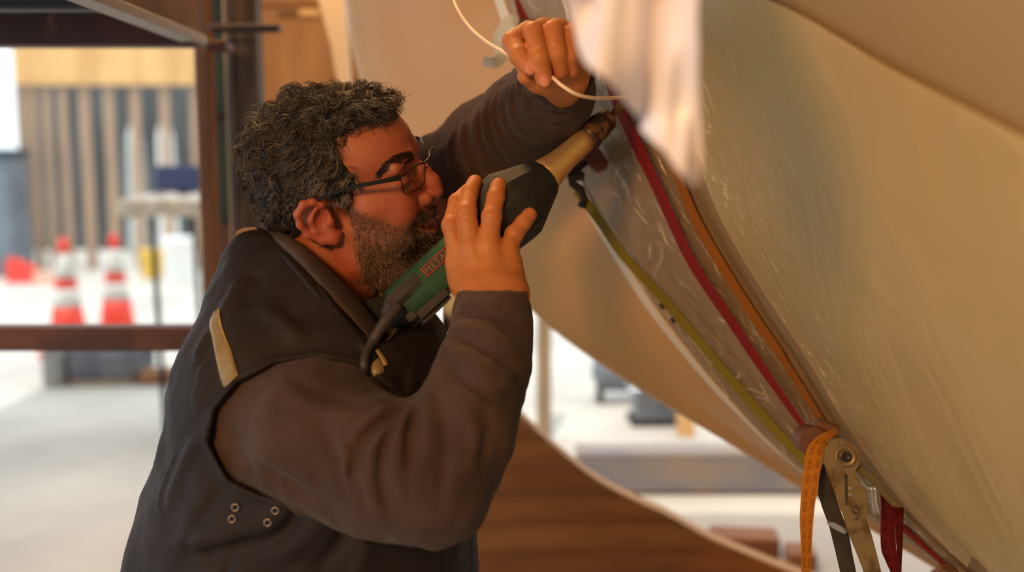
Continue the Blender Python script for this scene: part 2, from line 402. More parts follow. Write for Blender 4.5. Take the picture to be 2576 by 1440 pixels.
# ------------------------------------------------------------------ work bench with a thin black leg
m_steel = mat('black steel', (34, 33, 34), .5, .6)
gl = ground(418, 1088); dl = depth_of(gl)
bx0, bx1 = W(338, 0, dl)[0], W(600, 0, dl)[0]; bz = W(0, 505, dl)[2]
bn = thing('work_bench', 'work bench with white cloth over its top and thin black steel legs', 'bench', ((bx0 + bx1) / 2, gl[1] + .3, 0))
box('bench_top', (bx0, gl[1] - .03, bz - .035), (bx1, gl[1] + .6, bz), mat('bench ply', (196, 178, 150), .7), bn)
for x, y in ((gl[0], gl[1]), (bx1 - .05, gl[1]), (gl[0], gl[1] + .55), (bx1 - .05, gl[1] + .55)):
    tube('leg', [(x, y, 0), (x - .012, y, bz * .5), (x - .022, y, bz - .03)], .013, m_steel, bn, 8)
nv = 18; V = []
for i in range(nv):
    for j in range(10):
        x = bx0 - .01 + (bx1 - bx0 + .02) * i / (nv - 1); s = j / 9
        if s < .4: y, z = gl[1] - .035 - .008 * math.sin(i * 1.3), bz + .01 - (.4 - s) * .18 + .006 * math.sin(i * 2.1)
        else: y, z = gl[1] - .035 + (s - .4) * .9, bz + .012 + .01 * math.sin(i * 1.7 + j)
        V.append((x, y, z))
V2 = np.array(V); V3 = V2 + np.array([0, 0, .006]); n_ = len(V2); Fq = grid_faces(nv, 10); F = [f[::-1] for f in Fq] + [tuple(i + n_ for i in f) for f in Fq]
edge = [i * 10 for i in range(nv)] + [(nv - 1) * 10 + j for j in range(1, 10)] + [i * 10 + 9 for i in range(nv - 2, -1, -1)] + [j for j in range(8, 0, -1)]
F += [(edge[i], edge[(i + 1) % len(edge)], edge[(i + 1) % len(edge)] + n_, edge[i] + n_) for i in range(len(edge))]
tag(mk('bench_cloth', np.vstack([V2, V3]), F, mat('off white cloth', (226, 220, 206), .85)), 'off white cloth draped over the work bench', 'cloth')
q = W(455, 505, dl + .35); tag(box('tool_case', (q[0] - .09, q[1] - .1, bz + .03), (q[0] + .12, q[1] + .12, bz + .15), mat('tool case blue', (50, 62, 104), .5), bev=.015), 'small dark blue tool case standing on the cloth of the bench', 'case')
g = ground(384, 700); tag(lathe('paint_tub', np.array([g[0], g[1], 0]), (0, 0, 1), [(0, .09), (.02, .10), (.26, .115), (.27, .125), (.29, .125), (.29, .10)], mat('yellow plastic', (232, 190, 74), .5), ns=24), 'yellow plastic tub on the bright ground behind the bench', 'tub')
g = ground(455, 720); tag(lathe('paint_tub', np.array([g[0], g[1], 0]), (0, 0, 1), [(0, .12), (.02, .13), (.42, .15), (.43, .16), (.46, .16), (.46, .13)], m_white, ns=24), 'white plastic tub on the bright ground behind the bench', 'tub')

# low stack beyond the rail
m_dark = mat('dark slate tarp', (78, 82, 96), .8, c2=(104, 104, 108), nscale=7)
g0, g1 = ground(105, 975), ground(160, 975)
tag(box('concrete_block', (g0[0], g0[1], 0), (g1[0], g0[1] + .3, .22), mat('concrete block', (150, 150, 146), .9, c2=(130, 130, 128), nscale=9), bev=.012), 'grey concrete block at the end of the dark covered timber stack', 'block')
g0, g1 = ground(172, 972), ground(330, 972)
st = thing('timber_stack', 'low timber stack under a dark slate cover behind the rusty rail', 'timber stack', ((g0[0] + g1[0]) / 2, g0[1] + .2, 0))
for i in range(3): box('plank', (g0[0] + .01 * i, g0[1] + .01, i * .055), (g1[0] - .015 * i, g0[1] + .34, i * .055 + .05), m_slat, st)
box('cover', (g0[0] - .012, g0[1] - .012, .02), (g1[0] + .012, g0[1] + .36, .19), m_dark, st, bev=.03)
g0, g1 = ground(352, 968), ground(480, 950)
m_brown = mat('brown timber', (150, 102, 66), .75, c2=(124, 82, 52), nscale=5, stretch=(1, 8, 8))
tag(box('timber_board', (g0[0], g0[1] - .02, 0), (g1[0] + .1, g0[1] + .14, .07), m_brown, rot=Matrix.Rotation(.1, 3, 'Z')), 'brown timber board lying on the ground beside the dark covered stack', 'board')

# ------------------------------------------------------------------ scaffold: rail, posts, platform
m_rust = mat('rusty brown steel', (104, 62, 44), .55, .3, c2=(76, 44, 34), nscale=12, bump=.2, bscale=60)
m_orange = mat('orange brown timber', (132, 88, 60), .75, c2=(112, 74, 50), nscale=5, stretch=(10, 10, .8))
m_green = mat('green painted steel', (68, 76, 58), .55, .1, c2=(56, 64, 52), nscale=9)
m_oldpost = mat('weathered dark timber', (98, 84, 74), .85, c2=(68, 58, 52), nscale=7, stretch=(5, 5, .7), bump=.3, bscale=30)
m_ply = mat('warm plywood', (158, 112, 62), .75, c2=(142, 98, 52), nscale=2.5, stretch=(4, 4, .7))
dr = 1.95
r0, r1 = W(-260, 826, dr), W(545, 888, dr)
tag(box('scaffold_rail', (r0[0], r0[1], r1[2]), (r1[0], r0[1] + .06, r0[2]), m_rust, bev=.008), 'rusty brown horizontal steel rail between the floor view and the man', 'rail')
dp = 2.2
def post(name, label, cat, x0, x1, d, m, z1=3.3, th=.07, z0=0, parts=None):
    a, b = W(x0, 300, d), W(x1, 300, d)
    return a[0], b[0], a[1]
a, b, y = post('', '', '', 492, 531, 2.12, None)
tag(box('timber_post', (a, y, 0), (b, y + .045, 3.3), m_orange, bev=.006), 'narrow orange brown timber post next to the green post', 'post')
a, b, y = post('', '', '', 537, 573, 2.22, None)
gp = thing('green_post', 'dark green steel post with a pale edge between two timber posts', 'post', ((a + b) / 2, y + .03, 0))
for z0, z1, m in ((0, W(0, 568, 2.22)[2], m_orange), (W(0, 566, 2.22)[2], W(0, 298, 2.22)[2], m_green), (W(0, 292, 2.22)[2], 3.3, m_green)):
    box('post_section', (a, y, z0), (b, y + .06, z1), m, gp, bev=.004)
box('pale_edge', (b - .002, y - .004, 0), (b + .003, y + .05, 3.3), mat('pale strip', (214, 190, 150), .7), gp, bev=.002)
box('collar', (a - .002, y - .003, W(0, 299, 2.22)[2]), (b + .002, y + .063, W(0, 290, 2.22)[2]), m_rust, gp, bev=.002)
a, b, y = post('', '', '', 576, 650, dp, None)
op = thing('old_post', 'thick weathered dark timber post behind the curly head', 'post', ((a + b) / 2, y + .05, 0))
box('shaft', (a, y, 0), (b, y + .07, 3.3), m_oldpost, op, bev=.008)
k0, k1 = W(528, 62, 2.06), W(706, 80, 2.06)
tag(box('clamp_bar', (k0[0], k0[1] - .02, k1[2]), (k1[0], k0[1] + .02, k0[2]), mat('dark clamp steel', (62, 54, 52), .5, .6), bev=.006), 'dark steel clamp bar crossing the thick weathered post', 'bar')
k0, k1 = W(520, 88, 2.05), W(575, 128, 2.05)
tag(box('clamp_block', (k0[0], k0[1] - .03, k1[2]), (k1[0], k0[1] + .045, k0[2] - .012), m_rust, bev=.01), 'small rusty clamp block below the dark clamp bar', 'clamp')
# platform overhead
dfar = 1.8
cR = W(512, 94, dfar); X1 = cR[0]; zb = cR[2]; yF = cR[1]; X0 = W(-1300, 90, dfar)[0]
m_under = mat('dark steel underside', (54, 54, 60), .6, .3, c2=(66, 62, 62), nscale=4, stretch=(1, 6, 1)); m_dkred = mat('dark red steel', (84, 48, 46), .5, .3, c2=(64, 40, 40), nscale=9)
pl = thing('scaffold_platform', 'dark steel platform seen from below with a weathered brown side board', 'platform', ((X0 + X1) / 2, yF - .6, zb))
m_fas = mat('weathered brown board', (122, 94, 80), .85, c2=(94, 72, 62), nscale=7, stretch=(1, 1, 1), bump=.3, bscale=25)
for i in range(5):
    w0 = X0 + (X1 - X0) * i / 5; box('deck_plate', (w0 + .004, yF - 1.35, zb + .035), (X0 + (X1 - X0) * (i + 1) / 5 - .004, yF - .02, zb + .05), m_under, pl, bev=.002)
box('edge_beam', (X0, yF - .03, zb - .018), (X1 - .01, yF + .02, zb + .05), m_dkred, pl)
for i in range(4):
    yy = yF - .30 - .30 * i; box('cross_beam', (X0, yy, zb + .005), (X1 - .03, yy + .04, zb + .034), m_under, pl)
box('side_board', (X1 - .028, yF - 1.35, zb), (X1, yF + .02, zb + .26), m_fas, pl, bev=.003)
box('side_strip', (X1 - .034, yF - 1.35, zb - .012), (X1 + .004, yF + .01, zb + .004), mat('pale metal strip', (150, 142, 134), .5, .4), pl, bev=.002)
# plywood wall behind the head
a, b, y = post('', '', '', 640, 1010, 3.35, None)
pw = struct('wall_plywood', box('wall_plywood', (a, y + .012, 0), (b, y + .03, 3.3), m_ply, bev=0))
zj = W(0, 22, 3.35)[2]
for z0, z1 in ((0, 1.19), (1.194, zj - .004), (zj + .004, 3.3)):
    box('plywood_panel', (a, y - .004, z0), (b, y + .011, z1), m_ply, pw, bev=.003)
V, F = plate_geo([(640, -640), (740, -640), (858, -80), (871, 80), (880, 205), (905, 330), (1120, 1532), (1070, 1532), (850, 215), (834, 120), (812, 40), (778, -80)], 2.55, .03)
tag(mk('cream_board', V, F, mat('cream board', (232, 206, 168), .6), None, False), 'slanting cream board standing against the plywood behind the hull edge', 'board')
k0, k1 = W(752, 25, 3.3), W(806, 40, 3.3)
tag(box('gap_strip', (k0[0], k0[1] - .01, k1[2]), (k1[0], k0[1] + .03, k0[2]), m_pale), 'short pale batten standing in for the white part of a gap at the plywood wall joint', 'gap strip')  # solid strip in place of the bright stretch of a gap
k0, k1 = W(700, 27, 3.3), W(750, 38, 3.3)
tag(box('gap_strip', (k0[0], k0[1] - .01, k1[2]), (k1[0], k0[1] + .03, k0[2]), mat('dark batten', (96, 70, 46), .8)), 'short dark batten standing in for the dark part of a gap at the plywood wall joint', 'gap strip')  # dark strip stands in for the dark stretch of the same gap

# ------------------------------------------------------------------ background seen below the hull
g0 = ground(1350, 1112); g1 = ground(1386, 1112)
m_gw = mat('grey weathered wood', (168, 150, 122), .85, c2=(150, 134, 110), nscale=6, stretch=(6, 6, .7))
tag(box('support_post', (g0[0], g0[1], 0), (g1[0], g0[1] + .06, 1.6), m_gw), 'slim grey weathered upright post under the far side of the hull', 'post')
y0 = ground(1700, 1248); xa, xb = ground(1452, 1248)[0], ground(2120, 1248)[0]
m_beam = mat('blue grey weathered beam', (120, 122, 134), .85, c2=(150, 136, 124), nscale=6, stretch=(.7, 4, 2), nlo=.35, nhi=.62)
bm_ = thing('timber_beam', 'long blue grey weathered timber beam lying on the floor behind the cradle', 'beam', ((xa + xb) / 2, y0[1] + .05, 0))
box('beam_body', (xa, y0[1], .012), (xb + .5, y0[1] + .12, .155), m_beam, bm_, bev=.006)
for x in (1750, 2150): box('bearer', (ground(x, 1248)[0], y0[1] + .01, 0), (ground(x + 40, 1248)[0], y0[1] + .11, .0125), m_brown, bm_, bev=.001)
for x0, x1, yb, h, lab in ((1795, 1965, 1405, .06, 'dark brown timber offcut by the cradle curve'), (1990, 2060, 1440, .05, 'short dark brown timber offcut near the hanging strap tail')):
    a, b = ground(x0, yb), ground(x1, yb)
    tag(box('timber_offcut', (a[0], a[1], 0), (b[0], a[1] + .10, h), m_brown, rot=Matrix.Rotation(-.12, 3, 'Z'), bev=.004), lab, 'offcut')
# small machines
m_tool = mat('grey machine paint', (126, 134, 146), .5, .2, c2=(100, 108, 120), nscale=6); m_chr = mat('bright steel', (200, 204, 210), .3, .8)
g = ground(1560, 1010)
ac = thing('air_compressor', 'small grey and black compressor standing far behind the hull', 'compressor', (g[0], g[1], 0))
lathe('tank', np.array([g[0] - .14, g[1], .15]), (1, 0, 0), [(0, .02), (.02, .08), (.06, .10), (.24, .10), (.28, .08), (.30, .02)], m_tool, ac, 20)
box('motor', (g[0] - .02, g[1] - .07, .245), (g[0] + .12, g[1] + .07, .36), m_black, ac, bev=.02); lathe('cylinder_head', np.array([g[0] - .08, g[1], .24]), (0, 0, 1), [(0, .04), (.07, .04), (.075, .05), (.10, .05), (.105, .03)], m_chr, ac, 16)
for sx in (-.1, .1):
    for sy in (-.06, .06): box('foot', (g[0] + sx - .012, g[1] + sy - .012, 0), (g[0] + sx + .012, g[1] + sy + .012, .09), m_black, ac, bev=.002)
g = ground(1650, 1062)
bs = thing('bench_saw', 'low grey table saw with bright steel top behind the hull', 'saw', (g[0], g[1], 0))
box('saw_base', (g[0] - .10, g[1] - .08, .02), (g[0] + .10, g[1] + .10, .16), m_tool, bs, bev=.01); box('saw_table', (g[0] - .13, g[1] - .10, .16), (g[0] + .13, g[1] + .12, .175), m_chr, bs, bev=.003)
lathe('blade', np.array([g[0] + .02, g[1], .17]), (0, 1, 0), [(-.001, .0), (-.001, .06), (.001, .06), (.001, 0)], m_chr, bs, 24); box('skid', (g[0] - .12, g[1] - .09, 0), (g[0] + .12, g[1] + .11, .02), m_black, bs, bev=.003)
g = ground(1725, 1100); tag(box('timber_offcut', (g[0] - .03, g[1], 0), (g[0] + .04, g[1] + .07, .10), m_pale), 'upright pale timber offcut beside the table saw', 'offcut')
# ------------------------------------------------------------------ the hull: cross curves traced in the picture, each at its own distance
def kc(P, d0, d1=None, n=100):
    P = np.array(P, float); d1 = d0 if d1 is None else d1
    L = np.r_[0, np.cumsum(np.linalg.norm(np.diff(P, axis=0), axis=1))]; k0 = np.argmax(P[:, 1] > -560); L = np.clip((L - L[k0]) / (L[-1] - L[k0]), 0, 1)
    Q = np.c_[P, d0 + (d1 - d0) * L]; S = spline(Q, 400)
    s = np.r_[0, np.cumsum(np.linalg.norm(np.diff(S[:, :2], axis=0), axis=1))]; s /= s[-1]
    u = np.linspace(0, 1, n); return np.stack([np.interp(u, s, S[:, i]) for i in range(3)], 1)
K0p = [(806, -1000), (824, -600), (842, -250), (860, -60), (867, 0), (882, 105), (908, 210), (945, 320), (1000, 445), (1100, 562), (1200, 657), (1310, 752), (1394, 827), (1540, 930), (1686, 1017), (1881, 1129), (2017, 1212), (2200, 1320), (2400, 1440), (2560, 1540)]
K1p = [(1085, -1000), (1130, -600), (1190, -250), (1262, 0), (1302, 100), (1380, 280), (1450, 440), (1511, 562), (1594, 703), (1673, 819), (1790, 965), (1911, 1094), (2010, 1182), (2130, 1267), (2273, 1357), (2395, 1440), (2560, 1550)]
K2p = [(1310, -1000), (1362, -600), (1430, -250), (1500, 20), (1590, 272), (1690, 483), (1765, 642), (1862, 788), (1966, 941), (2058, 1069), (2160, 1190), (2275, 1305), (2440, 1450), (2560, 1555)]
K3p = [(1368, -1000), (1424, -600), (1500, -250), (1600, 80), (1735, 458), (1808, 611), (1918, 788), (2003, 911), (2095, 1063), (2190, 1180), (2290, 1290), (2450, 1440), (2575, 1555)]
K4p = [(1520, -1050), (1590, -700), (1700, -300), (1850, 150), (1990, 520), (2110, 800), (2225, 1000), (2320, 1180), (2400, 1310), (2500, 1430), (2640, 1590)]
K5p = [(1780, -1100), (1870, -750), (2000, -350), (2200, 200), (2350, 600), (2480, 950), (2600, 1250), (2800, 1640)]
K6p = [(2280, -1250), (2370, -900), (2500, -500), (2750, 300), (2900, 900), (3100, 1700)]
KC = [kc(K0p, 2.05, 1.75), kc(K1p, 1.56, 1.48), kc(K2p, 1.37, 1.31), kc(K3p, 1.31, 1.27), kc(K4p, 1.08, 1.05), kc(K5p, .84), kc(K6p, .62)]
KW = [np.array([W(*p) for p in k]) for k in KC]
def loft(curves, per=8):
    A = np.array(curves); out = []
    for i in range(A.shape[1]): out.append(spline(A[:, i], (len(curves) - 1) * per + 1))
    return np.array(out)                              # [u, v, 3]
def solid_sheet(name, S, th, m, parent, noise_amp=0., nscale=14., seed=0, stretch=(1, 1, 1), crease=0., cscale=30., cmask=None):
    nu, nv, _ = S.shape
    du = np.gradient(S, axis=0); dv = np.gradient(S, axis=1); N = np.cross(du, dv); N /= np.linalg.norm(N, axis=2)[..., None] + 1e-12
    if np.mean(np.einsum('ijk,ijk->ij', N, CAM - S)) < 0: N = -N       # towards the open side
    if noise_amp:
        v = vnoise(S.reshape(-1, 3) * np.asarray(stretch), nscale, seed, 3).reshape(nu, nv); S = S + N * (noise_amp * (v - .3))[..., None]
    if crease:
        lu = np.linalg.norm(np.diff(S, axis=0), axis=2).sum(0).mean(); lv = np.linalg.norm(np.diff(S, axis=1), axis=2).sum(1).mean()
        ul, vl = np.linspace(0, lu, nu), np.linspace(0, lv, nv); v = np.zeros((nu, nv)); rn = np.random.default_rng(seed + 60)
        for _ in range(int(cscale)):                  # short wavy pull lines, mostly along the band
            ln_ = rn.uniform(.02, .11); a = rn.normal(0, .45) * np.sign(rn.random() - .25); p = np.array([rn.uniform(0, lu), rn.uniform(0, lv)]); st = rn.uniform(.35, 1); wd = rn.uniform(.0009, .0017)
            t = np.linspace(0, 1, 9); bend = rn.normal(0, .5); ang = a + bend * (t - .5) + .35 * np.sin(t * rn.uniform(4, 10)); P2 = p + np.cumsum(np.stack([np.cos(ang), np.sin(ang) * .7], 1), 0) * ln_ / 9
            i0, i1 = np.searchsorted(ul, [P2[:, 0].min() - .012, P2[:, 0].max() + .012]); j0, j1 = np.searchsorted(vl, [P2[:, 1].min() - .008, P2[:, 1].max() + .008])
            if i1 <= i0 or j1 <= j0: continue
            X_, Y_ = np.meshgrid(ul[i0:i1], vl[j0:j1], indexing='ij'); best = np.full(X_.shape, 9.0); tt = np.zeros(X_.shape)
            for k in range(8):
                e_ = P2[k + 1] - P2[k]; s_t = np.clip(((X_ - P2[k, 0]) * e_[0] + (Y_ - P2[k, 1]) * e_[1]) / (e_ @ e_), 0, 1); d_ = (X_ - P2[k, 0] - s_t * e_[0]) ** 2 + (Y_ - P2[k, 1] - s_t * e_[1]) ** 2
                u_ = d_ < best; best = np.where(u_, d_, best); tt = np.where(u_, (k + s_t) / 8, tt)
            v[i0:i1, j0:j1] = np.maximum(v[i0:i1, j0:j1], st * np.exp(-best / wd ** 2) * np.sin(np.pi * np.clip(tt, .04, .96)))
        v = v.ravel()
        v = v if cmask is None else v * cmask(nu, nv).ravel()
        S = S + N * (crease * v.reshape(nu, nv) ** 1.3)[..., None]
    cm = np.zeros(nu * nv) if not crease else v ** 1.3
    A = S.reshape(-1, 3); B = (S - N * th).reshape(-1, 3); n = len(A); Fq = grid_faces(nu, nv)
    e = [i * nv for i in range(nu)] + [(nu - 1) * nv + j for j in range(1, nv)] + [i * nv + nv - 1 for i in range(nu - 2, -1, -1)] + list(range(nv - 2, 0, -1))
    F = Fq + [tuple(i + n for i in f[::-1]) for f in Fq] + [(e[(i + 1) % len(e)], e[i], e[i] + n, e[(i + 1) % len(e)] + n) for i in range(len(e))]
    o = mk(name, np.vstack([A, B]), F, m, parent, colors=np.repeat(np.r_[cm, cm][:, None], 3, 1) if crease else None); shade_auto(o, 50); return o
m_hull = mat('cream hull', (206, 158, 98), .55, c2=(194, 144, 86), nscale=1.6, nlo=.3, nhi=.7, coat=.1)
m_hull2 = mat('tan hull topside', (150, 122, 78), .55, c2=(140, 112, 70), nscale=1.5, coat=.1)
m_rim = mat('white rim', (226, 214, 192), .5)
lowest = min(k[:, 2].min() for k in KW)
hull = thing('boat_hull', 'huge cream boat hull curving overhead and down to the right of the man', 'boat hull', (KW[3][60][0], KW[3][60][1] + .3, 0))
back = np.array([W(p[0] + 140, p[1] - 120, p[2] + .55) for p in KC[0]])
S01 = loft([back, KW[0], .5 * (KW[0] + KW[1]) + (FW * -.02), KW[1]], 9)[:, 5:]
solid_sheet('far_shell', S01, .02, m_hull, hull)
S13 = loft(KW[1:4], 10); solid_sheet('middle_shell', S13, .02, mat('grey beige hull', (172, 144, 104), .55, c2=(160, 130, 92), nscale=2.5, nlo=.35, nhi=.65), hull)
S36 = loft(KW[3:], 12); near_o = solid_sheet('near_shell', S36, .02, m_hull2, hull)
# raised white rim along the inner edge of the far shell
P1 = KW[1]; off = (KW[0] - KW[1]); off /= np.linalg.norm(off, axis=1)[:, None]
V, F, uv = ribbon_geo(P1 + off * .020 - FW * .004, P1 - off * .004 - FW * .006, .010, np.cross(np.gradient(P1, axis=0) / np.linalg.norm(np.gradient(P1, axis=0), axis=1)[:, None], off))
o = mk('rim_strip', V, F, m_rim, hull, smooth=False); 
# floor cradle legs hold the hull up, out of sight below the picture
for k, i in ((3, 95), (1, 95)):
    p = KW[k][i]; box('keel_support', (p[0] - .05, p[1] - .05, 0), (p[0] + .05, p[1] + .05, p[2] + .01), m_brown, hull)

# sight-line onto the hull
_hb = []
for S in (S13, S36):
    nu, nv, _ = S.shape; _hb.append((S.reshape(-1, 3), grid_faces(nu, nv)))
HV, HF = merge(_hb); BV = BVHTree.FromPolygons([Vector(v) for v in HV], HF)
def on_hull(px, py, lift=0.):
    r = FW + RT * (px - CX) / FPX - UP * (py - CY) / FPX; r = r / np.linalg.norm(r)
    loc, nrm, i, t = BV.ray_cast(Vector(CAM), Vector(r))
    if loc is None: return None
    n = np.array(nrm); n = n if n @ r < 0 else -n
    return np.array(loc) + n * lift, n

# ------------------------------------------------------------------ clear film: a wrap on the middle shell, a wrap on the near shell, a loose flap
def film_mat(name, tint, fac, rough, bscale, bstr, stretch, crease=False):
    m = bpy.data.materials.new(name); m.use_nodes = True; nt = m.node_tree; N = nt.nodes; K = nt.links; out = N['Material Output']; b = N['Principled BSDF']
    b.inputs['Base Color'].default_value = lin(tint) + (1,); b.inputs['Roughness'].default_value = rough; b.inputs['Specular IOR Level'].default_value = .8
    tr = N.new('ShaderNodeBsdfTransparent'); mx = N.new('ShaderNodeMixShader'); mx.inputs[0].default_value = fac
    K.new(tr.outputs[0], mx.inputs[1]); K.new(b.outputs[0], mx.inputs[2]); K.new(mx.outputs[0], out.inputs[0])
    if crease:                                         # crease highlights painted in: film paler and more opaque along its folds
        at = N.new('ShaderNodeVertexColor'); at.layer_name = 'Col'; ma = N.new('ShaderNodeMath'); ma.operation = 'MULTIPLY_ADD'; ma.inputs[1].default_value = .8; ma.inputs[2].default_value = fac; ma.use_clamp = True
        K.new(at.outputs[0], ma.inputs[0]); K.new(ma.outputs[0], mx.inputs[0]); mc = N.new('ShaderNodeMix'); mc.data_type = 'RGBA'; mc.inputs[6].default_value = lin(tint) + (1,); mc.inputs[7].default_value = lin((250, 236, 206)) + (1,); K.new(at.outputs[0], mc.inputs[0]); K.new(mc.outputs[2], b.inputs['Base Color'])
    tc = N.new('ShaderNodeTexCoord'); mp = N.new('ShaderNodeMapping'); mp.inputs['Scale'].default_value = stretch; K.new(tc.outputs['Object'], mp.inputs[0])
    n = N.new('ShaderNodeTexNoise'); n.inputs['Scale'].default_value = bscale; n.inputs['Detail'].default_value = 3; n.inputs['Distortion'].default_value = 1.2; K.new(mp.outputs[0], n.inputs[0])
    # crease lines: fold the noise about its middle
    s = N.new('ShaderNodeMath'); s.operation = 'SUBTRACT'; s.inputs[1].default_value = .5; K.new(n.outputs[0], s.inputs[0])
    a = N.new('ShaderNodeMath'); a.operation = 'ABSOLUTE'; K.new(s.outputs[0], a.inputs[0])
    p = N.new('ShaderNodeMath'); p.operation = 'POWER'; p.inputs[1].default_value = .5; K.new(a.outputs[0], p.inputs[0])
    bp = N.new('ShaderNodeBump'); bp.inputs['Strength'].default_value = bstr; bp.inputs['Distance'].default_value = .006; bp.invert = True
    K.new(p.outputs[0], bp.inputs['Height']); K.new(bp.outputs[0], b.inputs['Normal'])
    return m
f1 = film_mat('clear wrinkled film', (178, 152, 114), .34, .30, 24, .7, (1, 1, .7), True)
def sheet_on(S, lift, u0, u1, v0, v1):
    T = S[u0:u1, v0:v1].copy(); du = np.gradient(T, axis=0); dv = np.gradient(T, axis=1); N = np.cross(du, dv); N /= np.linalg.norm(N, axis=2)[..., None]
    if np.mean(np.einsum('ijk,ijk->ij', N, CAM - T)) < 0: N = -N
    return T + N * lift
def refine(S, fu, fv):
    A = np.array([spline(S[:, j], (S.shape[0] - 1) * fu + 1) for j in range(S.shape[1])]).transpose(1, 0, 2)
    return np.array([spline(A[i], (S.shape[1] - 1) * fv + 1) for i in range(A.shape[0])])
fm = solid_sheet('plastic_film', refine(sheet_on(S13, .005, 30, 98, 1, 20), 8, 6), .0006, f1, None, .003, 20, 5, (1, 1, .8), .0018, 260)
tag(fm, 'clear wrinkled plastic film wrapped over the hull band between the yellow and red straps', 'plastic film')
# near wrap: begins along a blurred diagonal edge, below the bare topside
Cn = []
for (P, d) in (([(1670, 60), (1772, 400), (1834, 560), (1954, 760), (2046, 900), (2126, 1032), (2216, 1158), (2312, 1278), (2450, 1412)], 0),
               ([(1800, -30), (1960, 400), (2090, 740), (2200, 940), (2300, 1120), (2390, 1270), (2480, 1390)], 0),
               ([(1975, 0), (2120, 380), (2240, 680), (2350, 940), (2450, 1150), (2600, 1520)], 0),
               ([(2270, 160), (2390, 480), (2480, 740), (2560, 960), (2650, 1220), (2760, 1560)], 0),
               ([(2680, 372), (2760, 640), (2830, 860), (2890, 1080), (2950, 1320), (3000, 1560)], 0)):
    S = spline(np.array(P, float), 60); Q = []
    for p in S:
        h = on_hull(p[0], p[1], .008)
        if h is None: h = on_hull(p[0] + 6, p[1] - 6, .008)
        Q.append(h[0] if h is not None else None)
    for i in range(len(Q)):
        if Q[i] is None: Q[i] = next((Q[j] for j in range(i - 1, -1, -1) if Q[j] is not None), None)
    Cn.append(np.array(Q))
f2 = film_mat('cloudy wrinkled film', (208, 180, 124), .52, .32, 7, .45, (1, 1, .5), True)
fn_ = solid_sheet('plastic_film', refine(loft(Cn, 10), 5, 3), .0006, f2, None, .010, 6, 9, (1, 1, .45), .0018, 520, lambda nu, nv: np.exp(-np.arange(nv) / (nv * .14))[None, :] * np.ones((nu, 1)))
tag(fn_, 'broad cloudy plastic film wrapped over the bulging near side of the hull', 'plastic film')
# loose flap hanging in front
rows = [(-900, 1400, 1640), (-560, 1370, 1740), (-190, 1380, 1770), (-60, 1405, 1765), (30, 1430, 1760), (110, 1455, 1758), (180, 1500, 1757), (255, 1562, 1760), (330, 1628, 1764), (395, 1678, 1766), (440, 1712, 1764), (468, 1736, 1758)]
R = spline(np.array(rows, float), 80); ns = 64; G = np.zeros((80, ns, 3))
for i, (y, xl, xr) in enumerate(R):
    for j in range(ns):
        s = j / (ns - 1); x = xl + (xr - xl) * s; xa = x - 1400
        d = .63 + .016 * math.sin(xa * .030 + y * .006) + .004 * math.sin(xa * .075 + 1.3 + y * .009) + .014 * math.sin(y * .014 + xa * .012) - .012 * max(0, (s - .8) / .2) ** 2
        d += .62 * min(1, max(0, (-110 - y) / 700)) ** 1.2     # runs back up to the hull above the picture
        G[i, j] = W(x, y, d)
f3 = film_mat('milky film', (238, 234, 242), .86, .34, 10, .3, (1, 1, .6))
fl = solid_sheet('film_flap', G, .0008, f3, None, .014, 14, 11, (1, 1, .5))
tag(fl, 'crumpled milky white plastic flap hanging loose in front of the hull', 'plastic film')

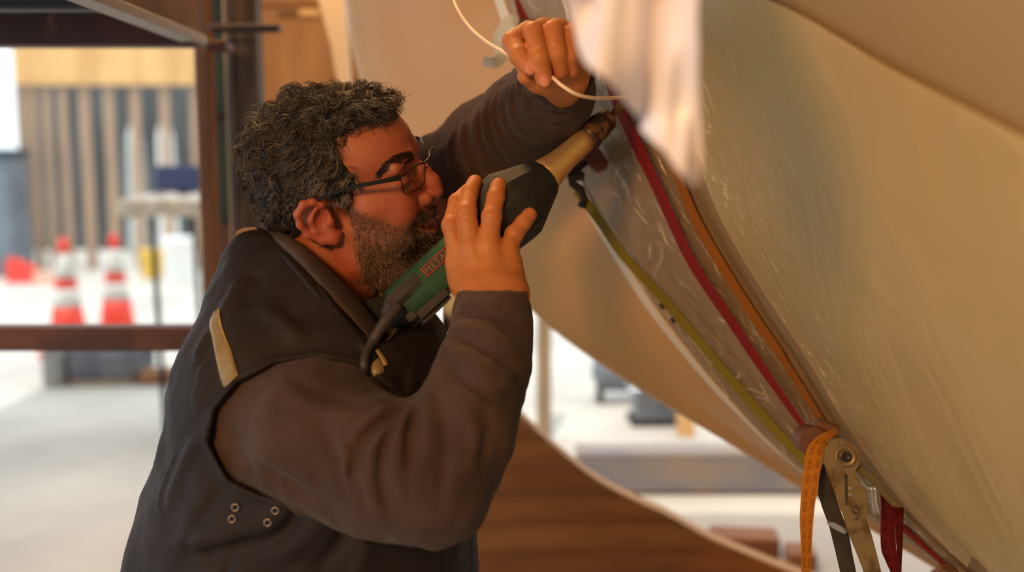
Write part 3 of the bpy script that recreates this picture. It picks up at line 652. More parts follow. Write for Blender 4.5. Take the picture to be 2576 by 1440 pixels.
# ------------------------------------------------------------------ webbing straps
def web_mat(name, c, cdark, printed=None):
    m = bpy.data.materials.new(name); m.use_nodes = True; nt = m.node_tree; N = nt.nodes; K = nt.links; b = N['Principled BSDF']; b.inputs['Roughness'].default_value = .65; b.inputs['Specular IOR Level'].default_value = .15
    uv = N.new('ShaderNodeUVMap'); uv.uv_map = 'UVMap'; sp = N.new('ShaderNodeSeparateXYZ'); K.new(uv.outputs[0], sp.inputs[0])
    wv = N.new('ShaderNodeTexWave'); wv.wave_type = 'BANDS'; wv.bands_direction = 'X'; wv.inputs['Scale'].default_value = 120; wv.inputs['Distortion'].default_value = .3; K.new(uv.outputs[0], wv.inputs[0])
    bp = N.new('ShaderNodeBump'); bp.inputs['Strength'].default_value = .35; bp.inputs['Distance'].default_value = .001; K.new(wv.outputs[1], bp.inputs['Height']); K.new(bp.outputs[0], b.inputs['Normal'])
    n = N.new('ShaderNodeTexNoise'); n.inputs['Scale'].default_value = 30; K.new(uv.outputs[0], n.inputs[0])
    mx = N.new('ShaderNodeMix'); mx.data_type = 'RGBA'; mx.inputs[6].default_value = lin(c) + (1,); mx.inputs[7].default_value = lin(cdark) + (1,); K.new(n.outputs[0], mx.inputs[0]); src = mx.outputs[2]
    if printed:                                        # short dark dashes in columns across the webbing
        def band(sock, freq, lo, hi):
            a = N.new('ShaderNodeMath'); a.operation = 'MULTIPLY'; a.inputs[1].default_value = freq; K.new(sock, a.inputs[0])
            f = N.new('ShaderNodeMath'); f.operation = 'FRACT'; K.new(a.outputs[0], f.inputs[0])
            g1 = N.new('ShaderNodeMath'); g1.operation = 'GREATER_THAN'; g1.inputs[1].default_value = lo; K.new(f.outputs[0], g1.inputs[0])
            g2 = N.new('ShaderNodeMath'); g2.operation = 'LESS_THAN'; g2.inputs[1].default_value = hi; K.new(f.outputs[0], g2.inputs[0])
            m_ = N.new('ShaderNodeMath'); m_.operation = 'MULTIPLY'; K.new(g1.outputs[0], m_.inputs[0]); K.new(g2.outputs[0], m_.inputs[1]); return m_.outputs[0]
        A = band(sp.outputs[0], 1 / .0028, .0, .38); B = band(sp.outputs[1], 2.0, .30, .80); C = band(sp.outputs[0], 1 / .016, .12, .82)
        t = N.new('ShaderNodeMath'); t.operation = 'MULTIPLY'; K.new(A, t.inputs[0]); K.new(B, t.inputs[1])
        t2 = N.new('ShaderNodeMath'); t2.operation = 'MULTIPLY'; K.new(t.outputs[0], t2.inputs[0]); K.new(C, t2.inputs[1])
        m2 = N.new('ShaderNodeMix'); m2.data_type = 'RGBA'; K.new(t2.outputs[0], m2.inputs[0]); K.new(src, m2.inputs[6]); m2.inputs[7].default_value = lin(printed) + (1,); src = m2.outputs[2]
    K.new(src, b.inputs['Base Color']); return m
mw_red = web_mat('red webbing', (152, 22, 16), (132, 18, 14)); mw_or = web_mat('orange webbing', (158, 92, 20), (142, 80, 16)); mw_yel = web_mat('olive yellow webbing', (138, 122, 38), (120, 106, 32))
mw_orp = web_mat('orange printed webbing', (204, 130, 42), (190, 118, 36), (130, 78, 28)); mw_redp = web_mat('red printed webbing', (126, 34, 36), (108, 28, 32), (60, 24, 26))
def hull_strap(name, px, width, m, parent, lift=.006, n=90, th=.0022, tip=(0, 0), tilt=0.):
    S = spline(np.array(px, float), n); C = []; Nn = []
    for x, y in S:
        h = on_hull(x, y, lift)
        if h is None: continue
        C.append(h[0]); Nn.append(h[1])
    C = np.array(C); Nn = np.array(Nn)
    for _ in range(6): Nn[1:-1] = (Nn[:-2] + Nn[1:-1] + Nn[2:]) / 3; C[1:-1] = (C[:-2] + C[1:-1] * 2 + C[2:]) / 4
    Nn /= np.linalg.norm(Nn, axis=1)[:, None]
    T = np.gradient(C, axis=0); T /= np.linalg.norm(T, axis=1)[:, None]; Sd = np.cross(T, Nn); Sd /= np.linalg.norm(Sd, axis=1)[:, None]
    if tilt:
        ct, st_ = math.cos(tilt), math.sin(tilt); Sd, Nn = Sd * ct + Nn * st_, Nn * ct - Sd * st_
    V, F, uv = ribbon_geo(C - Sd * width / 2, C + Sd * width / 2, th, Nn)
    o = mk(name, V, F, m, parent, smooth=False, uv=uv); return o
s_ = thing('ratchet_strap', 'taut red webbing strap running down the hull to the ratchet', 'strap', on_hull(2055, 1064)[0]); hull_strap('webbing', [(1520, 80), (1590, 268), (1690, 480), (1764, 640), (1861, 786), (1965, 939), (2052, 1060)], .036, mw_red, s_, .018, tilt=-.25)
hull_strap('lower_webbing', [(2272, 1304), (2330, 1360), (2400, 1420), (2450, 1460)], .032, mw_red, s_, .008)
s2 = thing('ratchet_strap', 'taut plain orange webbing strap beside the red strap', 'strap', on_hull(2100, 1070)[0]); hull_strap('webbing', [(1640, 150), (1735, 458), (1808, 611), (1918, 788), (2003, 911), (2098, 1066)], .0175, mw_or, s2, .012, tilt=.12)
s3 = thing('ratchet_strap', 'olive yellow webbing strap along the white rim of the hull', 'strap', W(2030, 1158, 1.44))
def free_strap(name, pts, width, m, parent, side=None, th=.0022, n=80):
    Q = spline(np.array(pts, float), n); C = np.array([W(*q) for q in Q]); T = np.gradient(C, axis=0); T /= np.linalg.norm(T, axis=1)[:, None]
    view = C - CAM; view /= np.linalg.norm(view, axis=1)[:, None]
    Sd = np.cross(T, view); Sd /= np.linalg.norm(Sd, axis=1)[:, None]
    if side is not None: Sd = Sd + view * np.broadcast_to(side, (n,))[:, None]; Sd /= np.linalg.norm(Sd, axis=1)[:, None]
    Nn = np.cross(Sd, T); V, F, uv = ribbon_geo(C - Sd * width / 2, C + Sd * width / 2, th, Nn); return mk(name, V, F, m, parent, smooth=False, uv=uv)
free_strap('webbing', [(1450, 480, 1.46), (1510, 560, 1.45), (1572, 648, 1.44), (1694, 782, 1.43), (1816, 929, 1.41), (1960, 1094, 1.395), (2040, 1175, 1.385)], .016, mw_yel, s3, -.9)
for a in ((1664, 772), (1692, 808)):
    V, F, uv = ribbon_geo(np.array([W(a[0] - 6, a[1] - 4, 1.415), W(a[0] + 4, a[1] + 8, 1.415)]), np.array([W(a[0] - 1, a[1] - 10, 1.415), W(a[0] + 9, a[1] + 3, 1.415)]), .004, FW); mk('clip', V, F, m_black, s3, False)
# strap end with black buckle above the hand
s4 = thing('buckle_strap', 'short red printed strap with black buckle above the raised hand', 'strap', W(1325, 80, 1.49))
free_strap('webbing', [(1290, -120, 1.52), (1304, -40, 1.51), (1314, 10, 1.50), (1328, 62, 1.495)], .022, mw_redp, s4, -.35, n=30)
V, F = plate_geo([(1302, 62), (1312, 50), (1330, 46), (1342, 58), (1352, 86), (1350, 130), (1316, 130), (1310, 96)], 1.485, .01); o = mk('buckle', V, F, mat('black nylon', (40, 34, 36), .5), s4, False)
# curled strip of foil tape
A = [(1302, 52, 1.475), (1284, 50, 1.47), (1262, 78, 1.46), (1256, 108, 1.455), (1262, 138, 1.45), (1246, 158, 1.445), (1216, 154, 1.44)]
fo = free_strap('foil_strip', A, .020, None, None, np.linspace(-1.2, 1.2, 50), th=.0006, n=50); fo.data.materials.append(mat('aluminium foil', (228, 238, 242), .28, .25, bump=.5, bscale=40))
tag(fo, 'curled shiny foil tape strip hanging beside the raised hand', 'tape')
# red-brown plastic tensioner with black hook behind the tool tip
tn = thing('strap_tensioner', 'dark red strap tensioner with black hook behind the tool nose', 'tensioner', W(1480, 470, 1.44))
V, F = plate_geo([(1480, 372), (1500, 362), (1532, 408), (1526, 424), (1502, 430), (1482, 412), (1468, 402)], 1.41, .03); mk('handle', V, F, mat('dark red plastic', (98, 48, 46), .5), tn, False)
tube('hook', [W(*p) for p in ((1478, 402, 1.42), (1452, 424, 1.42), (1436, 436, 1.425), (1440, 462, 1.43), (1462, 478, 1.44), (1470, 500, 1.45), (1462, 520, 1.455))], .006, m_black, tn)
V, F = plate_geo([(1426, 424), (1450, 420), (1472, 436), (1470, 452), (1440, 452), (1424, 440)], 1.415, .02); mk('pawl', V, F, m_black, tn, False)

# ------------------------------------------------------------------ big ratchet at the lower right (outlines in a 3.272x enlargement)
def z6(P): return [(1900 + x / 3.272, 1000 + y / 3.272) for x, y in P]
rt = thing('ratchet_buckle', 'large worn yellowish steel ratchet buckle hanging from the orange and red straps', 'ratchet', W(2140, 1450, 1.16))
m_rat = mat('worn zinc plate', (146, 124, 84), .45, .5, c2=(112, 86, 54), nscale=40, nlo=.5, nhi=.62, bump=.15, bscale=40); m_ratd = mat('dark ratchet steel', (92, 82, 70), .45, .6, c2=(60, 54, 48), nscale=18)
def plate(name, P, d, th, m, parent, bev=.0012):
    V, F = plate_geo(z6(P), d, th); bm = bmesh.new(); vs = [bm.verts.new(v) for v in V]
    for f in F: bm.faces.new([vs[i] for i in f])
    bmesh.ops.recalc_face_normals(bm, faces=bm.faces); bmesh.ops.bevel(bm, geom=list(bm.edges), offset=bev, segments=2, affect='EDGES', clamp_overlap=True)
    bm.verts.index_update(); V = np.array([v.co[:] for v in bm.verts]); F = [[v.index for v in f.verts] for f in bm.faces]; bm.free()
    o = mk(name, V, F, m, parent); shade_auto(o, 40); return o
def smooth_poly(P, n=60): return [tuple(p) for p in spline(np.array(P, float), n, closed=True)]
fp = plate('side_plate', [(640, 350), (690, 335), (740, 345), (800, 380), (845, 430), (868, 490), (858, 560), (822, 620), (850, 680), (885, 735), (925, 785), (928, 900), (920, 1010), (960, 1130), (1000, 1280), (1060, 1520), (925, 1520), (850, 1320), (760, 1100), (730, 990), (690, 860), (640, 740), (600, 640), (568, 545), (562, 470), (575, 410)], 1.150, .003, m_rat, rt)
plate('side_plate', [(560, 540), (620, 640), (660, 800), (700, 930), (745, 1040), (775, 1140), (800, 1280), (850, 1520), (720, 1520), (655, 1240), (610, 1060), (560, 930), (520, 800), (530, 640)], 1.185, .003, m_ratd, rt)
hub = np.array([1900 + 745 / 3.272, 1000 + 490 / 3.272])
lathe('hub_ring', W(*hub, 1.1455), FW, [(0, .0105), (-.001, .0115), (.004, .0125), (.006, .0125)], m_rat, rt, 28)
lathe('spindle', W(*hub, 1.144), FW, [(0, .0045), (-.002, .006), (.06, .006), (.062, .005)], m_ratd, rt, 20)
plate('spindle_slot', [(700, 505), (790, 508), (790, 520), (700, 518)], 1.1432, .002, m_black, fp, .0003)
plate('tooth_spring', [(742, 635), (758, 635), (762, 860), (752, 900), (744, 860)], 1.1480, .003, m_ratd, fp, .0004)
for y in (750, 805): plate('rivet', smooth_poly([(766, y), (780, y - 12), (794, y), (780, y + 12)], 12), 1.1482, .003, m_chr, fp, .0003)
pt = smooth_poly([(800, 930), (825, 900), (850, 930), (825, 958)], 16)
tube('stamped_ring', [W(*q, 1.1494) for q in z6(pt + pt[:1])], .0011, m_ratd, fp, 6)
tube('stamped_tail', [W(*q, 1.1494) for q in z6([(848, 930), (848, 970), (835, 1010), (820, 1010)])], .0011, m_ratd, fp, 6)
plate('lever', [(830, 600), (870, 560), (940, 610), (1010, 660), (1035, 690), (1080, 770), (1130, 830), (1200, 880), (1212, 905), (1180, 915), (1130, 895), (1060, 820), (985, 730), (930, 680), (880, 650)], 1.160, .004, mat('olive lever steel', (128, 112, 74), .45, .6), rt)
plate('pawl_bar', [(610, 1035), (650, 1032), (755, 1090), (765, 1115), (740, 1132), (640, 1082), (608, 1052)], 1.158, .012, m_chr, rt)
for x in (958, 988): tube('wire_bar', [W(*q, 1.17) for q in z6([(x - 14, 735), (x, 760), (x + 2, 860), (x + 22, 960)])], .003, m_chr, rt, 10)
shade_auto(lathe('strap_roll', W(1900 + 478 / 3.272, 1000 + 368 / 3.272, 1.192), FW, [(0, .008), (0, .0165), (.001, .0175), (.03, .0175), (.03, .006)], mat('brown roller', (116, 76, 54), .5, .2), rt, 32), 40)
shade_auto(lathe('strap_roll', W(1900 + 572 / 3.272, 1000 + 246 / 3.272, 1.21), np.array([.9, -.15, -.35]), [(-.012, .004), (-.012, .0075), (-.011, .0085), (.015, .0085), (.016, .0075), (.016, .004)], mat('brown roller', (116, 76, 54)), rt, 24), 40)
# orange tail hanging over the ratchet
Lz = [(655, 262), (560, 300), (490, 350), (430, 430), (402, 600), (382, 800), (370, 1000), (378, 1200), (384, 1440), (384, 1600)]; Rz = [(690, 290), (640, 330), (590, 375), (562, 440), (540, 580), (510, 760), (484, 950), (466, 1200), (456, 1440), (452, 1600)]
dz = np.linspace(1.165, 1.13, 10)
A = np.array([W(*q) for q in spline(np.c_[np.array(z6(Lz)), dz], 80)]); B = np.array([W(*q) for q in spline(np.c_[np.array(z6(Rz)), dz + .008], 80)])
V, F, uv = ribbon_geo(A, B, .002, FW); tl = mk('strap_tail', V, F, mw_orp, None, False, uv=uv); tag(tl, 'loose orange printed strap tail draped over the ratchet and hanging down', 'strap')
# red loop behind it
Lz = [(1030, 800), (1040, 900), (1036, 1050), (1040, 1250), (1080, 1360), (1130, 1480), (1150, 1620)]; Rz = [(1110, 880), (1140, 940), (1150, 1080), (1160, 1240), (1180, 1350), (1200, 1460), (1210, 1620)]
A = np.array([W(*q) for q in spline(np.c_[np.array(z6(Lz)), np.full(7, 1.20)], 50)]); B = np.array([W(*q) for q in spline(np.c_[np.array(z6(Rz)), np.full(7, 1.21)], 50)])
V, F, uv = ribbon_geo(A, B, .002, FW); lp = thing('strap_loop', 'folded dark red printed strap loop hanging from the ratchet lever', 'strap', W(2250, 1490, 1.2)); mk('front_ply', V, F, mw_redp, lp, False, uv=uv)
Lz = [(1130, 900), (1150, 1000), (1165, 1200), (1175, 1400), (1180, 1620)]; Rz = [(1222, 905), (1222, 1000), (1215, 1200), (1205, 1400), (1200, 1620)]
A = np.array([W(*q) for q in spline(np.c_[np.array(z6(Lz)), np.full(5, 1.215)], 50)]); B = np.array([W(*q) for q in spline(np.c_[np.array(z6(Rz)), np.full(5, 1.225)], 50)])
V, F, uv = ribbon_geo(A, B, .002, FW); mk('rear_ply', V, F, mw_redp, lp, False, uv=uv)

# ------------------------------------------------------------------ plank cradle with a curved top edge
dc = 2.15; ytop = [(900, 760), (1000, 810), (1100, 880), (1200, 955), (1270, 1015), (1310, 1052), (1400, 1135), (1500, 1212), (1600, 1266), (1680, 1302), (1780, 1357), (1900, 1408), (2000, 1448), (2150, 1500), (2300, 1540)]
C_ = spline(np.array(ytop, float), 200); CXw = np.array([W(p[0], p[1], dc) for p in C_]); yC = W(1500, 1250, dc)[1]
cr = thing('plank_cradle', 'brown plank cradle with a curved top edge under the hull', 'cradle', (W(1500, 0, dc)[0], yC, 0))
mC = [mat('cradle plank %d' % i, c, .7, c2=e, nscale=4, stretch=(1.2, 6, 9), nlo=.35, nhi=.65, bump=.15, bscale=18) for i, (c, e) in enumerate((((170, 106, 46), (146, 88, 36)), ((162, 98, 42), (140, 82, 34)), ((176, 112, 50), (152, 94, 40))))]
zs = np.arange(0, 1.3, .0625); top_z = lambda x: np.interp(x, CXw[:, 0], CXw[:, 2])
for i in range(len(zs) - 1):
    z0, z1 = zs[i] + .0006, zs[i + 1] - .0006; xs = CXw[:, 0]; keep = CXw[:, 2] > z0
    if keep.sum() < 3: continue
    xm = xs[keep]; xs2 = np.linspace(xm[0], xm[-1], 24); ht = np.minimum(top_z(xs2), z1)
    V = [(x, yC, z0) for x in xs2] + [(x, yC, max(h, z0 + .0005)) for x, h in zip(xs2, ht)]; V = np.array(V); n = len(V); V = np.vstack([V, V + np.array([0, .04, 0])]); k = 24; F = []
    for j in range(k - 1): F += [(j, j + 1, k + j + 1, k + j), (n + j + 1, n + j, n + k + j, n + k + j + 1), (k + j, k + j + 1, n + k + j + 1, n + k + j), (j + 1, j, n + j, n + j + 1)]
    F += [(0, k, n + k, n), (k - 1, n + k - 1, n + 2 * k - 1, 2 * k - 1)]
    mk('plank', V, F, mC[i % 3], cr, smooth=False)
V, F, uv = ribbon_geo(CXw + np.array([0, -.004, .001]), CXw + np.array([0, .046, .001]), .005, np.array([0, 0, 1.0])); mk('top_strip', V, F, mat('pale edge strip', (172, 134, 90), .7), cr, smooth=False)
# white ridged hose hanging between chest and hull
th_ = [W(1143, 680 + 12 * i, 1.335) for i in range(14)]; Vs = []; P = spline(np.array(th_), 140); r = .0155 + .0016 * np.sin(np.arange(140) * 1.5)
tag(tube('ridged_hose', P, r, mat('white hose plastic', (228, 230, 226), .4), None, 18), 'white ridged hose hanging down between the chest and the near sleeve', 'hose')
# ================================================================== the man
Fh = np.array([.96080448, .16652209, -.22164194]); Lh = np.array([.12437069, .45561324, .88144683]); Uh = np.array([-.24776337, .87446382, -.41704477]); Oh = np.array([-.20363372, .11442826, 1.22825718])
def hp(px, py, l):                              # head frame point (forward, left, up) at lateral offset l seen at a pixel
    r = np.array([(px - CX) / FPX, -(py - CY) / FPX, 1]); s = np.linalg.solve(np.stack([Fh, Uh, -r], 1), -(Oh + l * Lh)); return np.array([s[0], l, s[1]])
def h2c(p): p = np.asarray(p); return Oh + p[..., 0:1] * Fh + p[..., 1:2] * Lh + p[..., 2:3] * Uh
def c2h(q): d = np.asarray(q) - Oh; return np.stack([d @ Fh, d @ Lh, d @ Uh], -1)
def vnormals(V, F):
    n = np.cross(V[F[:, 2]] - V[F[:, 0]], V[F[:, 3]] - V[F[:, 1]]); N = np.zeros_like(V)
    for k in range(4):
        for i in range(3): N[:, i] += np.bincount(F[:, k], n[:, i], len(V))
    return N / (np.linalg.norm(N, axis=1)[:, None] + 1e-12)
def poly_sd(x, y, P):
    """signed distance to a closed polygon, negative inside"""
    P = np.asarray(P, float); best = None; ins = None
    for i in range(len(P)):
        a, b = P[i], P[(i + 1) % len(P)]; e = b - a
        t = np.clip(((x - a[0]) * e[0] + (y - a[1]) * e[1]) / max(e @ e, 1e-12), 0, 1); d = (x - a[0] - t * e[0]) ** 2 + (y - a[1] - t * e[1]) ** 2
        c = ((a[1] > y) != (b[1] > y)) & (x < (b[0] - a[0]) * (y - a[1]) / ((b[1] - a[1]) if abs(b[1] - a[1]) > 1e-12 else 1e-12) + a[0])
        best = d if best is None else np.minimum(best, d); ins = c if ins is None else ins ^ c
    return np.where(ins, -1, 1) * np.sqrt(best)

# ---------------------------------------------------------------- head
neck_c = c2h(c3(800, 790, 1.265)); neck_c2 = c2h(c3(770, 900, 1.27))
g = Grid((-.16, -.105, -.235), (.135, .105, .145), .0014)
g.ell((-.012, 0, .048), (.097, .074, .080), 0)
g.ell((.047, 0, .050), (.052, .060, .047), .02)
g.ell((.044, 0, -.012), (.050, .060, .062), .02)
g.ell((.044, 0, -.070), (.042, .046, .038), .02)
g.ell((.070, 0, -.045), (.028, .032, .028), .015)
for s in (-1, 1):
    g.cone((.084, s * .044, .032), (.0915, s * .012, .036), .0085, .0095, .010)
    g.cone((.042, s * .055, -.006), (.073, s * .038, -.011), .0125, .0125, .022)
    g.ball((.070, s * .037, -.026), .0185, .012)
    g.chain([(-.002, s * .058, -.035), (.004, s * .055, -.068), (.036, s * .040, -.093), (.060, s * .012, -.096)], [.014, .018, .019, .019], .016)
    g.ell((.036, s * .044, -.048), (.040, .022, .036), .012)
g.ball((.064, 0, -.090), .021, .016)
g.ell((.025, 0, -.104), (.048, .044, .026), .02)
g.cone((-.022, 0, -.045), neck_c, .060, .066, .02); g.cone(neck_c, neck_c2, .066, .080, .02)
for s in (-1, 1): g.ell((.099, s * .031, .012), (.0165, .020, .0120), .014, 'sub')
for s in (-1, 1): g.ell((.0770, s * .031, .0115), (.0150, .0165, .0135), .008)
for s in (-1, 1): g.cone((.080, s * .041, -.002), (.089, s * .022, -.001), .004, .004, .008)
g.chain([(.0925, 0, .026), (.1025, 0, .0085), (.1090, 0, -.0065), (.1100, 0, -.0180)], [.0070, .0080, .0090, .0102], .007)
for s in (-1, 1): g.ell((.0965, s * .0135, -.0215), (.012, .0085, .0090), .005)
for s in (-1, 1): g.ell((.1025, s * .0072, -.0330), (.0065, .0042, .006), .003, 'sub')
g.cone((.107, 0, -.027), (.097, 0, -.036), .0045, .004, .004)
up = [(.0815, -.032, -.0440), (.0905, -.018, -.0500), (.0945, -.006, -.0530), (.0940, 0, -.0540), (.0945, .006, -.0530), (.0905, .018, -.0500), (.0815, .032, -.0440)]
lo = [(.0810, -.032, -.0475), (.0875, -.019, -.0635), (.0905, -.007, -.0690), (.0905, .007, -.0690), (.0875, .019, -.0635), (.0810, .032, -.0475)]
gap = [(.0840, -.0330, -.0455), (.0900, -.0200, -.0550), (.0950, -.0080, -.0600), (.0960, 0, -.0610), (.0950, .0080, -.0600), (.0900, .0200, -.0550), (.0840, .0330, -.0455)]
g.chain(gap, [.0015, .0052, .0072, .0078, .0072, .0052, .0015], .003, 'sub')
g.chain(up, [.0018, .0036, .0040, .0036, .0040, .0036, .0018], .003); g.chain(lo, [.0018, .0044, .0050, .0050, .0044, .0018], .003)
# ears: the near one follows the picture, the far one mirrors it
rim = [hp(*p) for p in ((816, 536, -.078), (808, 516, -.084), (786, 509, -.089), (763, 515, -.094), (749, 540, -.096), (755, 567, -.095), (776, 591, -.091), (812, 606, -.085), (842, 604, -.079), (852, 588, -.075))]
ear_c = hp(797, 560, -.079); ant = [hp(*p) for p in ((793, 532, -.089), (781, 556, -.090), (795, 582, -.087), (818, 588, -.083))]
for s in (1, -1):
    mir = lambda p: np.array([p[0], p[1] * s, p[2]])
    g.ell(mir(ear_c), (.021, .0075, .030), .004); g.chain([mir(p) for p in rim], [.003, .0038, .0042, .0045, .0045, .0042, .0042, .005, .006, .004], .004)
    g.ball(mir(hp(834, 594, -.078)), .0082, .006); g.chain([mir(p) for p in ant], [.003, .0035, .0035, .003], .004)
    g.ell(mir(hp(811, 555, -.089)), (.0085, .0095, .0125), .003, 'sub'); g.ball(mir(hp(829, 561, -.081)), .0052, .003)
    g.cone(mir(hp(800, 520, -.094)), mir(hp(768, 545, -.099)), .0032, .0030, .003, 'sub')
gl_ = lambda P, w_, a: ([hp(*p) for p in P], w_, a)
g.bump_lines([gl_([(1050, 505, -.020), (1042, 530, -.031), (1034, 556, -.036), (1028, 590, -.036)], .0038, -.0035),
              gl_([(1000, 470, -.052), (980, 478, -.058), (962, 492, -.062)], .0016, -.0012), gl_([(1000, 480, -.052), (984, 492, -.058), (972, 506, -.060)], .0016, -.0012),
              gl_([(1010, 482, -.048), (1030, 482, -.036), (1046, 468, -.022)], .0022, -.0016),
              ([(.0865, -.044, .0085), (.0915, -.036, .0070), (.0925, -.028, .0075), (.091, -.019, .0095)], .0014, -.0022),
              ([(.0865, .044, .0085), (.0915, .036, .0070), (.0925, .028, .0075), (.091, .019, .0095)], .0014, -.0022),
              gl_([(880, 690, -.05), (910, 712, -.045), (945, 722, -.03)], .004, -.003), gl_([(860, 660, -.056), (890, 700, -.05)], .003, -.002)])
g.noise(140, .0004, 2, .006)
HVl, HFc = g.mesh(); HVl = relax(HVl, HFc, 2, .45); HNl = vnormals(HVl, HFc)
def beard_mask(P):
    Fx, Lx, Ux = P[:, 0], np.abs(P[:, 1]), P[:, 2]
    cheek = np.interp(Fx, [.0, .015, .03, .05, .07, .085, .12], [.03, .03, .008, -.009, -.027, -.036, -.034])
    m = np.clip((cheek - Ux) / .010, 0, 1)
    m *= np.clip((Fx - .012) / .006, 0, 1) * np.clip((Ux + .118 + .25 * (Fx - .03)) / .008, 0, 1)
    must = np.clip((Fx - .072) / .004, 0, 1) * np.clip((-.0295 - .0055 * ((Fx > .092) & (Lx < .017)) - Ux) / .003, 0, 1) * (Lx < .036)
    m = np.maximum(m, must * (Ux > -.05))
    lip = (Fx > .076) & (Ux < -.044 - .18 * (.032 - Lx)) & (Ux > -.052 - .72 * (.032 - Lx)) & (Lx < .034)
    m = np.where(lip, 0, m); m = np.where((Fx > .080) & (Ux > -.084) & (Ux < -.0745) & (Lx > .010) & (Lx < .022), m * .5, m)
    return m
bmk = beard_mask(HVl)
skin = np.array(lin((166, 98, 70))); red = np.array(lin((166, 74, 58))); lips = np.array(lin((168, 74, 68))); stub = np.array(lin((112, 80, 64)))
nz = vnoise(HVl, 55, 4)[:, None]
colh = skin * (1 - .35 * nz) + red * (.35 * nz)
t = np.exp(-np.sum((HVl - np.array([.108, 0, -.016])) ** 2, 1) / .018 ** 2)[:, None] * .6; colh = colh * (1 - t) + red * t
for s in (-1, 1):
    t = np.exp(-np.sum((HVl - np.array([.074, s * .04, -.022])) ** 2, 1) / .022 ** 2)[:, None] * .5; colh = colh * (1 - t) + red * t
t = ((HVl[:, 1] < -.072) & (HVl[:, 0] < .01))[:, None] * .45; colh = colh * (1 - t) + red * t
dl_ = np.min([np.sum((HVl - np.array(p)) ** 2, 1) for p in [((a[0] + b[0]) / 2, (a[1] + b[1]) / 2, (a[2] + b[2]) / 2) for a, b in zip(lo[:-1], lo[1:])] + lo + up], axis=0)
t = np.clip(1.4 - np.sqrt(dl_) / .0065, 0, 1)[:, None]; colh = colh * (1 - t) + lips * t
t = (bmk * .62)[:, None]; colh = colh * (1 - t) + stub * t
for s in (-1, 1):                                # lash line
    d2 = np.min([np.sum((HVl - np.array((a, s * b, c))) ** 2, 1) for a, b, c in ((.0865, .044, .0085), (.0895, .040, .0078), (.0915, .036, .0072), (.0925, .032, .007), (.0925, .028, .0075), (.092, .023, .0085))], axis=0)
    t = np.clip(1.3 - np.sqrt(d2) / .003, 0, 1)[:, None] * .85; colh = colh * (1 - t) + np.array(lin((50, 34, 30))) * t

# ---------------------------------------------------------------- hands (camera frame)
def finger(g, pts, k=.003):
    P = [c3(x, y, d) for x, y, d, r in pts]; R = [r for *_, r in pts]
    g.chain(P, R, .004 if k is None else k)
def cc(P): return [c3(*p) for p in P]
g = Grid(c3(1090, 880, 1.20) - np.array([.01, .01, .17]), c3(1360, 430, 1.24) + np.array([.01, .01, .03]), .0012)
RH = [[(1153, 650, 1.140, .0122), (1135, 568, 1.143, .0106), (1150, 508, 1.163, .0100), (1178, 480, 1.187, .0090)],
      [(1187, 624, 1.132, .0128), (1174, 535, 1.139, .0110), (1182, 484, 1.162, .0100), (1195, 459, 1.182, .0092)],
      [(1228, 616, 1.130, .0126), (1237, 546, 1.136, .0110), (1247, 497, 1.147, .0102), (1254, 467, 1.159, .0094)],
      [(1274, 634, 1.136, .0118), (1293, 590, 1.145, .0102), (1316, 561, 1.150, .0095), (1332, 541, 1.156, .0088)]]
for fg in RH:
    gg = g.like(); finger(gg, fg, .003)
    P = c3(*fg[1][:3]); gg.ball(P + np.array([0, 0, -.001]), fg[1][3] + .0006, .003)
    a = g.f; b = gg.f; kk = .0022; tt_ = np.clip(.5 + .5 * (b - a) / kk, 0, 1); g.f = b + (a - b) * tt_ - kk * tt_ * (1 - tt_)
wr = [(1192, 745, 1.118), (1240, 742, 1.112), (1285, 745, 1.120)]
for (x, y, d), j in ((wr[0], 0), (wr[0], 1), (wr[1], 1), (wr[1], 2), (wr[2], 2), (wr[2], 3)):
    m_ = RH[j][0]; g.cone(c3(x, y, d), c3(m_[0], m_[1] + 4, m_[2] + .001), .0155, .0122, .008)
g.ell(c3(1218, 672, 1.137), (.036, .034, .014), .008)
g.cone(c3(1166, 715, 1.132), c3(1144, 665, 1.146), .0165, .0135, .010)
g.cone(c3(1292, 735, 1.130), c3(1284, 665, 1.140), .0165, .0135, .010)
g.chain(cc([(1160, 700, 1.142), (1142, 668, 1.165), (1150, 640, 1.200)]), [.0150, .0130, .0115], .006); g.cone(c3(1150, 640, 1.200), c3(1190, 640, 1.212), .0112, .0095, .004)
for x in (1205, 1240, 1275): g.cone(c3(x, 740, 1.116), c3(x - 4, 870, 1.085), .024, .026, .010)
g.bump_lines([(cc([(1157, 545, 1.128), (1175, 541, 1.126), (1192, 547, 1.129)]), .0016, -.0012), (cc([(1158, 553, 1.128), (1174, 550, 1.126), (1190, 555, 1.129)]), .0014, -.0009),
              (cc([(1219, 556, 1.125), (1236, 553, 1.123), (1254, 558, 1.127)]), .0016, -.0012), (cc([(1218, 563, 1.124), (1235, 561, 1.122), (1253, 566, 1.126)]), .0014, -.0009),
              (cc([(1281, 584, 1.136), (1294, 596, 1.133), (1308, 603, 1.136)]), .0016, -.0011), (cc([(1172, 488, 1.152), (1192, 486, 1.152)]), .0014, -.0008), (cc([(1236, 500, 1.136), (1258, 502, 1.136)]), .0014, -.0008),
              (cc([(1196, 722, 1.100), (1192, 680, 1.118), (1188, 640, 1.119)]), .003, .0014), (cc([(1238, 720, 1.095), (1232, 670, 1.116), (1229, 630, 1.117)]), .003, .0012), (cc([(1276, 720, 1.103), (1276, 680, 1.122), (1274, 648, 1.124)]), .003, .0010),
              (cc([(1168, 735, 1.105), (1230, 742, 1.094), (1300, 738, 1.106)]), .0025, -.0012), (cc([(1250, 700, 1.115), (1275, 690, 1.118), (1296, 672, 1.122)]), .0022, -.0011)])
g.noise(220, .0003, 3, .005)
